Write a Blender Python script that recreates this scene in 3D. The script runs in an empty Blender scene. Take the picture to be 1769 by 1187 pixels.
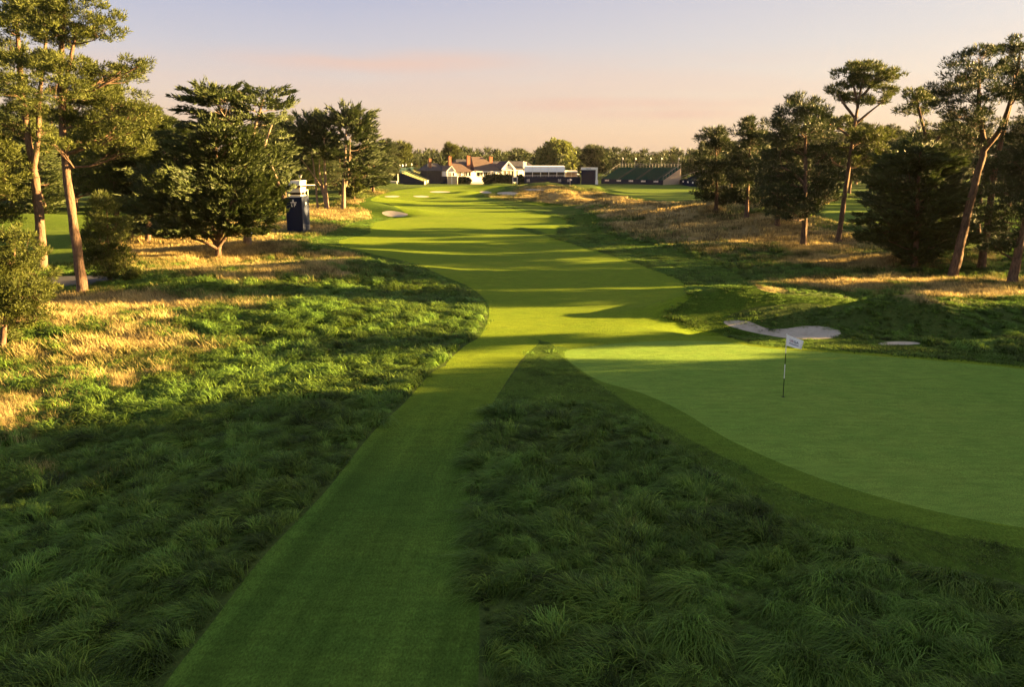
import bpy, math, random
import numpy as np
from mathutils import Vector, Matrix
from mathutils.geometry import delaunay_2d_cdt

# ---------------------------------------------------------------- camera, world, sun, exposure
SC = bpy.context.scene
COL = SC.collection
W0, H0, F0 = 1769.0, 1187.0, 1400.0          # photograph size and focal length in its pixels
CAM_H, HORIZON = 8.2, 272.0
PITCH = math.atan((H0 / 2 - HORIZON) / F0)
cam_data = bpy.data.cameras.new('camera')
cam_data.sensor_width = 36.0
cam_data.lens = 36.0 * F0 / W0
cam_data.clip_start, cam_data.clip_end = 0.3, 9000.0
cam = bpy.data.objects.new('camera', cam_data)
cam.location = (0, 0, CAM_H)
cam.rotation_euler = (math.pi / 2 - PITCH, 0, 0)
COL.objects.link(cam)
SC.camera = cam

SUN_EL, SUN_AZ = math.radians(9.6), math.radians(82.5)   # azimuth from +Y (view direction) towards +X (right)
EXPOSURE = 3.75
HAZE_DENSITY = 0.000025
SC.view_settings.view_transform = 'Standard'
SC.view_settings.look = 'None'
SC.view_settings.gamma = 1.0
SC.view_settings.use_curve_mapping = False
SC.view_settings.exposure = EXPOSURE

world = bpy.data.worlds.new('World')
SC.world = world
world.use_nodes = True
wn, wl = world.node_tree.nodes, world.node_tree.links
wn.clear()
w_out = wn.new('ShaderNodeOutputWorld')
w_bg = wn.new('ShaderNodeBackground')
w_bg.inputs['Strength'].default_value = 0.1
w_sky = wn.new('ShaderNodeTexSky')
w_sky.sky_type = 'NISHITA'
w_sky.sun_disc = False
w_sky.sun_elevation = SUN_EL
w_sky.sun_rotation = SUN_AZ
w_sky.air_density = 1.2
w_sky.dust_density = 2.0
w_sky.ozone_density = 1.5
w_tc = wn.new('ShaderNodeTexCoord')
w_sep = wn.new('ShaderNodeSeparateXYZ')
wl.new(w_tc.outputs['Generated'], w_sep.inputs[0])
w_ramp = wn.new('ShaderNodeValToRGB')
wl.new(w_sep.outputs['Z'], w_ramp.inputs[0])
SKY_K = 1.0
def sky_col(r, g, b, k=1.0):
    lin = [((c / 255) / 12.92 if c / 255 < .04045 else ((c / 255 + .055) / 1.055) ** 2.4) for c in (r, g, b)]
    return tuple(min(1.0, v * k) for v in lin) + (1,)
cr = w_ramp.color_ramp
stops = [(0.0, (246, 206, 168)), (0.02, (245, 206, 172)), (0.05, (238, 206, 186)), (0.085, (226, 204, 200)),
         (0.13, (203, 193, 208)), (0.185, (180, 177, 207)), (0.30, (184, 184, 206)), (0.6, (176, 184, 206)), (1.0, (166, 176, 202))]
while len(cr.elements) < len(stops):
    cr.elements.new(0.5)
for e, (p, c) in zip(cr.elements, stops):
    e.position = p; e.color = sky_col(*c)
# paler towards the low sun
w_az = wn.new('ShaderNodeMapRange'); w_az.inputs['From Min'].default_value = -.2; w_az.inputs['From Max'].default_value = 1.0; w_az.inputs['To Max'].default_value = .75
wl.new(w_sep.outputs['X'], w_az.inputs['Value'])
w_warm = wn.new('ShaderNodeMixRGB'); w_warm.inputs['Color2'].default_value = sky_col(250, 228, 206)
wl.new(w_az.outputs[0], w_warm.inputs['Fac']); wl.new(w_ramp.outputs[0], w_warm.inputs['Color1'])
# thin drifting cloud streaks
w_map = wn.new('ShaderNodeMapping'); w_map.inputs['Scale'].default_value = (5, 5, 42.0); w_map.inputs['Rotation'].default_value = (0, .05, 0)
wl.new(w_tc.outputs['Generated'], w_map.inputs[0])
w_noise = wn.new('ShaderNodeTexNoise'); w_noise.inputs['Scale'].default_value = 1.0
w_noise.inputs['Detail'].default_value = 5.0; w_noise.inputs['Roughness'].default_value = .5
wl.new(w_map.outputs[0], w_noise.inputs['Vector'])
w_cr = wn.new('ShaderNodeMapRange'); w_cr.inputs['From Min'].default_value = .30; w_cr.inputs['From Max'].default_value = .55
wl.new(w_noise.outputs[0], w_cr.inputs['Value'])
cl_sum = None
for cx_, cz_, sx_, sz_, am_ in ((-.14, .108, .17, .014, .95), (.08, .062, .22, .009, .9), (.17, .050, .10, .007, .8), (.02, .085, .5, .03, .35), (-.5, .09, .3, .02, .4), (.8, .12, .3, .02, .4)):
    v_s = wn.new('ShaderNodeVectorMath'); v_s.operation = 'SUBTRACT'; v_s.inputs[1].default_value = (cx_, 0, cz_)
    v_m = wn.new('ShaderNodeVectorMath'); v_m.operation = 'MULTIPLY'; v_m.inputs[1].default_value = (1 / sx_, 0, 1 / sz_)
    v_l = wn.new('ShaderNodeVectorMath'); v_l.operation = 'LENGTH'
    v_r = wn.new('ShaderNodeMapRange'); v_r.interpolation_type = 'SMOOTHSTEP'; v_r.inputs['From Min'].default_value = 1.6; v_r.inputs['From Max'].default_value = 0; v_r.inputs['To Max'].default_value = am_
    wl.new(w_tc.outputs['Generated'], v_s.inputs[0]); wl.new(v_s.outputs[0], v_m.inputs[0]); wl.new(v_m.outputs[0], v_l.inputs[0]); wl.new(v_l.outputs['Value'], v_r.inputs['Value'])
    if cl_sum is None: cl_sum = v_r.outputs[0]
    else:
        mx = wn.new('ShaderNodeMath'); mx.operation = 'MAXIMUM'; wl.new(cl_sum, mx.inputs[0]); wl.new(v_r.outputs[0], mx.inputs[1]); cl_sum = mx.outputs[0]
w_mul = wn.new('ShaderNodeMath'); w_mul.operation = 'MULTIPLY'
wl.new(w_cr.outputs[0], w_mul.inputs[0]); wl.new(cl_sum, w_mul.inputs[1])
w_cl = wn.new('ShaderNodeMixRGB'); w_cl.inputs['Color2'].default_value = sky_col(236, 192, 180)
wl.new(w_mul.outputs[0], w_cl.inputs['Fac']); wl.new(w_warm.outputs[0], w_cl.inputs['Color1'])
w_sc = wn.new('ShaderNodeVectorMath'); w_sc.operation = 'SCALE'
w_sc.inputs['Scale'].default_value = 8.7 / (2 ** EXPOSURE)
wl.new(w_cl.outputs[0], w_sc.inputs[0])
w_mix = wn.new('ShaderNodeMixRGB'); w_mix.inputs['Fac'].default_value = .05
wl.new(w_sc.outputs[0], w_mix.inputs['Color1']); wl.new(w_sky.outputs[0], w_mix.inputs['Color2'])
wl.new(w_mix.outputs[0], w_bg.inputs['Color'])
wl.new(w_bg.outputs[0], w_out.inputs['Surface'])

sun_data = bpy.data.lights.new('sun', 'SUN')
sun_data.energy = 5.0
sun_data.angle = math.radians(0.5)
sun_data.color = (1.0, 0.62, 0.22)
sun = bpy.data.objects.new('sun', sun_data)
sdir = Vector((math.cos(SUN_EL) * math.sin(SUN_AZ), math.cos(SUN_EL) * math.cos(SUN_AZ), math.sin(SUN_EL)))
sun.rotation_euler = sdir.to_track_quat('Z', 'Y').to_euler()
sun.location = (60, 20, 60)
COL.objects.link(sun)
cy = SC.cycles
cy.max_bounces = 4; cy.diffuse_bounces = 2; cy.glossy_bounces = 1; cy.transmission_bounces = 2
cy.transparent_max_bounces = 4; cy.volume_bounces = 0
cy.use_denoising = True
cy.caustics_reflective = False; cy.caustics_refractive = False

rng = np.random.default_rng(11)
random.seed(5)

# ---------------------------------------------------------------- helpers
def tag(o, label=None, cat=None, group=None, kind=None):
    if label: o['label'] = label
    if cat: o['category'] = cat
    if group: o['group'] = group
    if kind: o['kind'] = kind
    return o

def empty(name, loc, rz=0.0):
    o = bpy.data.objects.new(name, None)
    o.empty_display_size = .5
    o.location = loc; o.rotation_euler = (0, 0, rz)
    COL.objects.link(o)
    return o

def copy_tree(o, parent=None):
    c = o.copy(); COL.objects.link(c)
    if parent: c.parent = parent
    for ch in list(o.children):
        copy_tree(ch, c)
    return c

def link(name, me, mat=None, parent=None):
    o = bpy.data.objects.new(name, me)
    if mat is not None and not me.materials: me.materials.append(mat)
    COL.objects.link(o)
    if parent is not None: o.parent = parent
    return o

def np_mesh(name, V, Fc, attrs=None, smooth=False):
    """V (n,3), Fc (m,k) equal-size faces; attrs: {name: per-vertex floats}"""
    V = np.asarray(V, dtype=np.float32); Fc = np.asarray(Fc, dtype=np.int32)
    me = bpy.data.meshes.new(name)
    k = Fc.shape[1]; m = Fc.shape[0]
    me.vertices.add(len(V)); me.vertices.foreach_set('co', V.ravel())
    me.loops.add(m * k); me.loops.foreach_set('vertex_index', Fc.ravel())
    me.polygons.add(m)
    me.polygons.foreach_set('loop_start', np.arange(0, m * k, k, dtype=np.int32))
    me.polygons.foreach_set('loop_total', np.full(m, k, dtype=np.int32))
    me.polygons.foreach_set('use_smooth', np.full(m, smooth))
    me.update(calc_edges=True)
    for a, v in (attrs or {}).items():
        at = me.attributes.new(a, 'FLOAT', 'POINT')
        at.data.foreach_set('value', np.asarray(v, dtype=np.float32))
    return me

CP, SP = math.cos(PITCH), math.sin(PITCH)
def ray(px, py):
    u = (np.asarray(px, float) - W0 / 2) / F0; v = (H0 / 2 - np.asarray(py, float)) / F0
    return u, CP + v * SP, -SP + v * CP
def P(px, py, Y):
    """the point of the upright plane y = Y seen at a place of the photograph"""
    dx, dy, dz = ray(px, py)
    t = Y / dy
    return Vector((float(dx * t), float(Y), float(CAM_H + dz * t)))
def project(x, y, z):
    x, y, z = np.asarray(x, float), np.asarray(y, float), np.asarray(z, float) - CAM_H
    d = y * CP - z * SP; up = y * SP + z * CP
    d = np.where(np.abs(d) < 1e-6, 1e-6, d)
    px = W0 / 2 + F0 * x / d; py = H0 / 2 - F0 * up / d
    bad = d < 1
    return np.where(bad, -9999, px), np.where(bad, -9999, py)

class Waves:
    """smooth pseudo-random field, zero mean, about -1..1"""
    def __init__(self, seed, wl, n=9, sx=1.0, sy=1.0):
        r = np.random.default_rng(seed)
        a = r.uniform(0, 2 * np.pi, n); k = 2 * np.pi / (wl * r.uniform(.6, 1.6, n))
        self.kx = np.cos(a) * k * sx; self.ky = np.sin(a) * k * sy
        self.ph = r.uniform(0, 2 * np.pi, n); self.n = n
    def __call__(self, x, y):
        s = 0
        for kx, ky, ph in zip(self.kx, self.ky, self.ph):
            s = s + np.sin(kx * x + ky * y + ph)
        return s / math.sqrt(self.n) / 1.3

# ---------------------------------------------------------------- terrain
W_UND = Waves(1, 46, sx=.6); W_UND2 = Waves(2, 17, sx=.55)
W_D1 = Waves(3, 13, sx=.45, sy=1.2); W_D2 = Waves(4, 5.5, sx=.6, sy=1.1); W_D3 = Waves(5, 2.4)
#         cx     cy    sx   sy    height
MOUNDS = [(-11.0, 55, 6.5, 5.5, 1.15), (-20.0, 50, 7.0, 5.0, 1.1), (-19.0, 68, 9.0, 5.0, 1.1), (-31.0, 60, 8.0, 7.0, .6),
          (-10.5, 41, 6.0, 4.0, .65), (-24.0, 38, 7.0, 4.0, .6), (-31.0, 100, 10, 6, 1.4), (-23.0, 92, 6, 5, .8), (-24, 128, 7, 4, 1.5),
          (-16.5, 123, 5.0, 3.0, .6), (-30, 150, 12, 8, 1.2),
          (16, 112, 5.5, 5, 1.5), (23, 101, 7, 4, 1.5), (30, 92, 7, 4.5, 1.5), (33, 113, 9, 5, 1.7), (18, 126, 5, 5, 1.3), (27, 84, 6, 4, 1.0),
          (21, 138, 6, 4, 1.0), (40, 80, 9, 5, 1.2), (25, 72, 9, 4, .6), (38, 62, 12, 5, .6), (8, 182, 7, 5, 2.2), (15, 172, 7, 5, 1.9), (2, 198, 7, 5, 1.9), (17, 190, 7, 5, 1.7),
          (-3, 220, 8, 5, 1.6), (9, 212, 6, 4, 1.0),
          (-36, 228, 10, 6, 1.0), (-24, 212, 6, 4, .8),
          # banks and hollows of the greenside bunkers
          (12.5, 42.9, 4.2, 1.15, 1.45), (12.2, 39.5, 3.6, 1.2, -1.0), (17.4, 39.6, 1.5, 1.0, 1.15), (19.9, 39.8, 1.9, 1.1, 1.35), (17.3, 43.5, 2.5, 2.0, .55),
          (21.0, 37.2, 1.8, .9, -.65), (23.5, 41.5, 3.5, 2.0, .8), (9.2, 43.4, 1.6, 1.3, .25),
          # hollow and bank of the fairway bunker on the left, far bunkers with mounds added to shade them
          (-18.2, 118, 3.0, 2.2, -.9),
          (-17.0, 193, 4.5, 2.5, -1.0), (-12.0, 194, 3, 3, .6), (-5.4, 191, 2.6, 2.2, -.9), (-.4, 186, 4, 2.2, -.9), (6, 207, 4, 2.2, -.8), (-25, 169, 3, 2, -.6), (-19, 170, 3.4, 2, -.7), (-15, 171, 2, 2, .4),
          (12, 222, 5, 3, -.7), (-22, 244, 4, 2, -.5), (-12, 240, 3, 2, -.5),
          ]
DUNES = [(25, 103, 15, 22), (32, 84, 16, 10), (6, 186, 11, 18), (8, 152, 5, 8), (17, 134, 7, 9), (38, 66, 14, 8)]
def H(x, y):
    x = np.asarray(x, float); y = np.asarray(y, float)
    far = np.clip((y - 42) / 40, 0, 1)
    z = far * (.16 * W_UND(x, y) + .10 * W_UND2(x, y))
    z = z + .05 * W_UND2(x, y) * (1 - far)
    side = np.clip((-x - 12 - .05 * y) / 25, 0, 1) * np.clip((y - 45) / 30, 0, 1)
    z = z + side * (.45 * W_UND2(x * .8, y) + .5)
    for cx, cyy, sx, sy, h in MOUNDS:
        z = z + h * np.exp(-((x - cx) / sx) ** 2 - ((y - cyy) / sy) ** 2)
    m = 0
    for cx, cyy, sx, sy in DUNES:
        m = np.maximum(m, np.exp(-((x - cx) / sx) ** 2 - ((y - cyy) / sy) ** 2))
    z = z + m * (1.5 * W_D1(x, y) + .62 * W_D2(x, y) + .4)
    return z

def hit(px, py):
    """where the ray through a place of the photograph meets the terrain"""
    px, py = np.atleast_1d(px).astype(float), np.atleast_1d(py).astype(float)
    dx, dy, dz = ray(px, py)
    lo = np.full(px.shape, 3.0); hi = np.full(px.shape, 900.0); done = np.zeros(px.shape, bool)
    t = 3.0
    while t < 900:
        nt = t + max(.15, t * .006)
        below = (CAM_H + dz * nt) < H(dx * nt, dy * nt)
        new = below & ~done
        lo[new] = t; hi[new] = nt; done |= new
        t = nt
    for _ in range(22):
        mid = (lo + hi) / 2
        b = (CAM_H + dz * mid) < H(dx * mid, dy * mid)
        hi = np.where(b, mid, hi); lo = np.where(b, lo, mid)
    return np.stack([dx * lo, dy * lo, CAM_H + dz * lo], -1)
def hit1(px, py):
    return Vector(hit(px, py)[0])

def smooth_px(pts, closed=True, step=7.0):
    pts = np.array(pts, float); n = len(pts); out = []
    for i in range(n if closed else n - 1):
        p0, p1, p2, p3 = pts[(i - 1) % n], pts[i], pts[(i + 1) % n], pts[(i + 2) % n]
        k = max(2, int(np.linalg.norm(p2 - p1) / step))
        for j in range(k):
            t = j / k
            out.append(.5 * ((2 * p1) + (-p0 + p2) * t + (2 * p0 - 5 * p1 + 4 * p2 - p3) * t * t + (-p0 + 3 * p1 - 3 * p2 + p3) * t ** 3))
    return np.array(out)

def in_poly(poly, x, y):
    inside = np.zeros(np.shape(x), bool)
    n = len(poly)
    x0, y0 = poly[:, 0].min(), poly[:, 1].min(); x1, y1 = poly[:, 0].max(), poly[:, 1].max()
    sel = (x >= x0) & (x <= x1) & (y >= y0) & (y <= y1)
    xs, ys = x[sel], y[sel]
    ins = np.zeros(xs.shape, bool)
    for i in range(n):
        ax, ay = poly[i]; bx, by = poly[(i + 1) % n]
        if ay == by: continue
        c = ((ay > ys) != (by > ys)) & (xs < (bx - ax) * (ys - ay) / (by - ay) + ax)
        ins ^= c
    inside[sel] = ins
    return inside

# mown areas, bunkers and paths, outlined in the photograph and laid on the terrain
ZONES_PX = [
 ('first_cut', 7, [(560, 404), (528, 420), (600, 440), (690, 462), (765, 486), (812, 512), (838, 535), (842, 552), (826, 586), (900, 600), (1180, 606),
                (1290, 640), (1900, 690), (2050, 640), (1769, 560), (1500, 520), (1330, 505), (1290, 480), (1230, 455), (1160, 430), (1080, 412),
                (1040, 400), (1034, 385), (1030, 372), (960, 352), (870, 346), (840, 336), (880, 330), (900, 321), (760, 321), (690, 328), (650, 337), (620, 350), (640, 372), (600, 388)]),
 ('first_cut', 5, [(925, 596), (965, 606), (1010, 630), (1080, 660), (1180, 712), (1300, 780), (1420, 835), (1580, 890), (1769, 925), (2050, 975), (2050, 1130), (1769, 1012),
                (1560, 968), (1400, 915), (1280, 850), (1130, 745), (1010, 700), (930, 698), (870, 705), (850, 702), (905, 622)]),
 ('fairway', 7, [(845, 545), (839, 520), (815, 498), (770, 478), (712, 455), (640, 438), (600, 428), (585, 416), (640, 402), (640, 386), (700, 372), (672, 352), (640, 345), (680, 330),
                (760, 322), (870, 321), (858, 331), (820, 340), (855, 352), (900, 362), (960, 372), (985, 381), (972, 395), (960, 408), (1010, 424), (1090, 448), (1150, 470), (1190, 487), (1200, 500),
                (1186, 520), (1158, 543), (1190, 560), (1250, 578), (1330, 594), (1500, 606), (1769, 630), (2000, 655), (2200, 720), (2260, 800), (2200, 900), (2050, 960), (1900, 962), (1769, 948), (1600, 915), (1400, 858), (1250, 790),
                (1130, 725), (1040, 668), (985, 628), (955, 596), (940, 590), (905, 586), (862, 622), (800, 636), (770, 632), (800, 600), (830, 580)]),
 ('walkway', 6, [(770, 632), (745, 645), (700, 695), (640, 752), (560, 852), (450, 968), (360, 1085), (280, 1190), (140, 1400), (60, 1560), (780, 1560), (820, 1300), (826, 1187), (828, 1060), (818, 960), (812, 860),
                (815, 780), (835, 725), (862, 680), (900, 622), (930, 588), (850, 590)]),
 ('collar', 7, [(955, 600), (985, 628), (1040, 668), (1130, 725), (1250, 790), (1400, 858), (1600, 915), (1769, 948), (1950, 962), (2120, 930), (2230, 850), (2220, 730), (2060, 668), (1900, 645), (1820, 700), (1769, 900), (1600, 868), (1420, 815), (1270, 752), (1190, 700), (1110, 660), (1040, 635), (990, 605)]),
 ('putting_green', 8, [(975, 614), (1010, 600), (1120, 590), (1240, 590), (1330, 602), (1500, 614), (1769, 638), (1980, 672), (2110, 740), (2120, 830), (2010, 900), (1900, 920), (1769, 912), (1600, 880), (1420, 828), (1270, 765), (1180, 712), (1110, 680), (1030, 655)]),
 ('green_far', 5, [(1030, 324), (1060, 320), (1130, 319), (1200, 322), (1260, 330), (1250, 342), (1180, 350), (1110, 347), (1065, 338)]),
 ('side_fairway', 6, [(-150, 372), (20, 366), (110, 364), (230, 366), (235, 378), (215, 395), (205, 420), (150, 452), (20, 462), (-150, 480)]),
 ('side_fairway', 6, [(1425, 352), (1480, 342), (1530, 340), (1620, 345), (1700, 360), (1560, 378), (1540, 395), (1470, 388), (1420, 375)]),
 ('rough', 5, [(1256, 548), (1300, 532), (1380, 524), (1450, 528), (1520, 524), (1600, 532), (1700, 540), (1800, 556), (1950, 600), (2000, 650), (1900, 650), (1769, 616), (1640, 606), (1600, 600), (1592, 592), (1548, 590), (1515, 590), (1480, 588), (1446, 580), (1452, 570), (1430, 563), (1392, 560), (1352, 565), (1322, 563), (1292, 552)]),
 ('sand', 4, [(1250, 556), (1264, 553), (1292, 555), (1322, 566), (1352, 568), (1392, 563), (1430, 565), (1452, 573), (1442, 583), (1400, 586), (1350, 583), (1300, 574), (1262, 564)]),
 ('sand', 4, [(1518, 592), (1548, 590), (1580, 591), (1590, 594), (1560, 596), (1525, 596)]),
 ('sand', 3, [(660, 367), (672, 364), (690, 366), (705, 370), (696, 374), (675, 374), (664, 371)]),
 ('sand', 3, [(664, 339), (680, 337.6), (691, 339), (684, 340.4), (670, 340.4)]),
 ('sand', 3, [(714, 338.5), (728, 337.6), (742, 339.3), (734, 340.6), (720, 340.2)]),
 ('sand', 3, [(742, 331), (756, 330), (778, 331), (768, 332.5), (750, 332.5)]),
 ('sand', 3, [(828, 331), (842, 330), (850, 333), (838, 334)]),
 ('sand', 3, [(858, 333), (880, 331), (898, 334), (884, 337), (866, 336)]),
 ('sand', 3, [(905, 327), (925, 326), (940, 328), (925, 330)]),
 ('cart_path', 4, [(-60, 494), (60, 482), (110, 477), (160, 476), (205, 480), (205, 487), (160, 492), (110, 497), (40, 506), (-60, 516)]),
]
ZONES = []
for zn, step, pts in ZONES_PX:
    s = smooth_px(pts, step=step if zn != 'walkway' else 8)
    w = hit(s[:, 0], s[:, 1])[:, :2]
    ZONES.append((zn, w))

def zone_of(x, y):
    z = np.zeros(x.shape, int)
    for i, (zn, w) in enumerate(ZONES):
        z[in_poly(w, x, y)] = 0 if zn == 'rough' else i + 1
    return z

# where the grass is dry and golden (painted in the ground's own attribute)
DRY_PX = [(40, 548, 240, 30, 1.05), (260, 522, 170, 20, 1.15), (110, 602, 250, 26, .72), (420, 470, 190, 20, .8), (300, 430, 260, 30, 1.15), (560, 440, 130, 14, .65), (640, 470, 120, 12, .4), (430, 395, 120, 16, .9),
          (570, 368, 90, 14, 1.1), (640, 350, 60, 8, .9), (560, 396, 50, 12, .9), (0, 700, 120, 80, .5), (150, 640, 200, 40, .5), (60, 820, 70, 60, .35), (150, 1060, 60, 30, .35),
          (1150, 365, 130, 16, 1.2), (1250, 390, 200, 22, 1.2), (1100, 350, 90, 12, 1.2), (1400, 420, 160, 18, 1.0), (960, 338, 90, 11, 1.2), (1330, 410, 160, 22, 1.1), (1040, 348, 70, 9, 1.1),
          (1500, 450, 200, 16, .9), (1500, 490, 250, 14, .9), (1330, 490, 120, 7, .7), (1700, 505, 160, 16, 1.1), (1330, 350, 160, 12, .9), (930, 326, 60, 5, .9), (660, 334, 40, 5, .5), (300, 545, 80, 14, .5)]
W_DRY = Waves(20, 9); W_DRY2 = Waves(21, 2.6); W_DRY3 = Waves(22, .9)
def dry_at(x, y, z):
    px, py = project(x, y, z)
    m = np.zeros(np.shape(px))
    for cx, cyy, rx, ry, a in DRY_PX:
        m = np.maximum(m, a * np.exp(-(((px - cx) / rx) ** 2 + ((py - cyy) / ry) ** 2) ** 1.3))
    m = m + .26 * W_DRY(x, y) * (m > .05) + .22 * W_DRY2(x, y) * (m > .1) + .03 + .06 * W_DRY3(x, y)
    return np.clip(m, 0, 1)

# ---------------------------------------------------------------- materials
def nt_mat(name, rough=.9, spec=.2):
    m = bpy.data.materials.new(name); m.use_nodes = True
    n, l = m.node_tree.nodes, m.node_tree.links
    b = n['Principled BSDF']; b.inputs['Roughness'].default_value = rough
    b.inputs['Specular IOR Level'].default_value = spec
    return m, n, l, b
def rgb(c): return (c[0], c[1], c[2], 1)
def noise_node(n, l, scale, detail=3, vec=None, rough=.55):
    t = n.new('ShaderNodeTexNoise'); t.inputs['Scale'].default_value = scale; t.inputs['Detail'].default_value = detail
    t.inputs['Roughness'].default_value = rough
    if vec is not None: l.new(vec, t.inputs['Vector'])
    return t
def mixc(n, l, fac, a, b, mode='MIX'):
    m = n.new('ShaderNodeMixRGB'); m.blend_type = mode
    for k, v in (('Fac', fac), ('Color1', a), ('Color2', b)):
        if isinstance(v, (int, float)): m.inputs[k].default_value = v
        elif isinstance(v, tuple): m.inputs[k].default_value = rgb(v)
        else: l.new(v, m.inputs[k])
    return m.outputs[0]
def mrange(n, l, v, a, b, c=0., d=1.):
    m = n.new('ShaderNodeMapRange'); l.new(v, m.inputs['Value'])
    for k, x in zip(('From Min', 'From Max', 'To Min', 'To Max'), (a, b, c, d)): m.inputs[k].default_value = x
    return m.outputs[0]
def bump(n, l, b, h, dist, strength=1.0):
    bp = n.new('ShaderNodeBump'); bp.inputs['Distance'].default_value = dist; bp.inputs['Strength'].default_value = strength
    l.new(h, bp.inputs['Height']); l.new(bp.outputs[0], b.inputs['Normal'])
def flat_mat(name, c, rough=.7, var=.12, scale=3.0, metal=0.0):
    m, n, l, b = nt_mat(name, rough, .06)
    tc = n.new('ShaderNodeTexCoord')
    t = noise_node(n, l, scale, 4, tc.outputs['Object'])
    f = mrange(n, l, t.outputs[0], .3, .7, 0, 1)
    dk = tuple(max(0, v * (1 - var)) for v in c); lt = tuple(min(1, v * (1 + var)) for v in c)
    l.new(mixc(n, l, f, dk, lt), b.inputs['Base Color']); b.inputs['Metallic'].default_value = metal
    return m

def mown_mat(name, ca, cb, cc, stripe=None, fine=28.0, blend=None):
    m, n, l, b = nt_mat(name, .9, .03)
    tc = n.new('ShaderNodeTexCoord'); o = tc.outputs['Object']
    big = noise_node(n, l, .12, 4, o); mid = noise_node(n, l, .9, 5, o, .65)
    mp = n.new('ShaderNodeMapping'); mp.inputs['Scale'].default_value = (1, .45, 1); l.new(o, mp.inputs[0])
    fn = noise_node(n, l, fine, 3, mp.outputs[0], .7)
    c = mixc(n, l, mrange(n, l, big.outputs[0], .35, .65), ca, cb)
    c = mixc(n, l, mrange(n, l, mid.outputs[0], .42, .72, 0, .75), c, cc)
    if stripe:
        sx, freq, amt = stripe
        sep = n.new('ShaderNodeSeparateXYZ'); l.new(o, sep.inputs[0])
        yy = n.new('ShaderNodeMath'); yy.operation = 'MULTIPLY'; yy.inputs[1].default_value = sx; l.new(sep.outputs['Y'], yy.inputs[0])
        xx = n.new('ShaderNodeMath'); xx.operation = 'SUBTRACT'; l.new(sep.outputs['X'], xx.inputs[0]); l.new(yy.outputs[0], xx.inputs[1])
        cb2 = n.new('ShaderNodeCombineXYZ'); l.new(xx.outputs[0], cb2.inputs['X'])
        sc = n.new('ShaderNodeVectorMath'); sc.operation = 'SCALE'; sc.inputs['Scale'].default_value = .03; l.new(o, sc.inputs[0])
        ad = n.new('ShaderNodeVectorMath'); ad.operation = 'ADD'; l.new(cb2.outputs[0], ad.inputs[0]); l.new(sc.outputs[0], ad.inputs[1])
        st = noise_node(n, l, freq, 4, ad.outputs[0], .6)
        c = mixc(n, l, mrange(n, l, st.outputs[0], .38, .62, 0, amt), c, tuple(v * .45 for v in ca))
        if blend:
            f2 = mixc(n, l, mrange(n, l, big.outputs[0], .35, .65), blend[0], blend[1])
            f2 = mixc(n, l, mrange(n, l, mid.outputs[0], .42, .72, 0, .75), f2, blend[2])
            c = mixc(n, l, mrange(n, l, sep.outputs['Y'], 20, 33), c, f2)
    fv = mrange(n, l, fn.outputs[0], .3, .7, .58, 1.42)
    vm = n.new('ShaderNodeVectorMath'); vm.operation = 'SCALE'; l.new(c, vm.inputs[0]); l.new(fv, vm.inputs['Scale'])
    mp2 = n.new('ShaderNodeMapping'); mp2.inputs['Scale'].default_value = (.45, 1.5, 1); mp2.inputs['Rotation'].default_value = (0, 0, .25); l.new(o, mp2.inputs[0])
    f3 = noise_node(n, l, 2.6, 6, mp2.outputs[0], .72)
    vm2 = n.new('ShaderNodeVectorMath'); vm2.operation = 'SCALE'; l.new(vm.outputs[0], vm2.inputs[0]); l.new(mrange(n, l, f3.outputs[0], .3, .7, .80, 1.20), vm2.inputs['Scale'])
    l.new(vm2.outputs[0], b.inputs['Base Color'])
    ah = n.new('ShaderNodeMath'); ah.operation = 'MULTIPLY_ADD'; ah.inputs[1].default_value = 1.2; l.new(f3.outputs[0], ah.inputs[0]); l.new(fn.outputs[0], ah.inputs[2])
    bump(n, l, b, ah.outputs[0], .03, .6)
    return m

def rough_ground_mat():
    m, n, l, b = nt_mat('rough_ground', .95, .03)
    tc = n.new('ShaderNodeTexCoord'); o = tc.outputs['Object']
    at = n.new('ShaderNodeAttribute'); at.attribute_name = 'dry'
    n1 = noise_node(n, l, .8, 6, o, .7); n2 = noise_node(n, l, 6.0, 5, o, .7)
    g = mixc(n, l, mrange(n, l, n1.outputs[0], .35, .65), (.040, .066, .016), (.070, .100, .024))
    d = mixc(n, l, mrange(n, l, n1.outputs[0], .3, .7), (.22, .16, .065), (.34, .26, .115))
    ad = n.new('ShaderNodeMath'); ad.operation = 'ADD'; l.new(at.outputs['Fac'], ad.inputs[0])
    l.new(mrange(n, l, n2.outputs[0], .3, .7, -.25, .25), ad.inputs[1])
    c = mixc(n, l, mrange(n, l, ad.outputs[0], .25, .75), g, d)
    fv = mrange(n, l, n2.outputs[0], .3, .7, .7, 1.25)
    vm = n.new('ShaderNodeVectorMath'); vm.operation = 'SCALE'; l.new(c, vm.inputs[0]); l.new(fv, vm.inputs['Scale'])
    l.new(vm.outputs[0], b.inputs['Base Color'])
    bump(n, l, b, n2.outputs[0], .15, .8)
    return m

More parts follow.
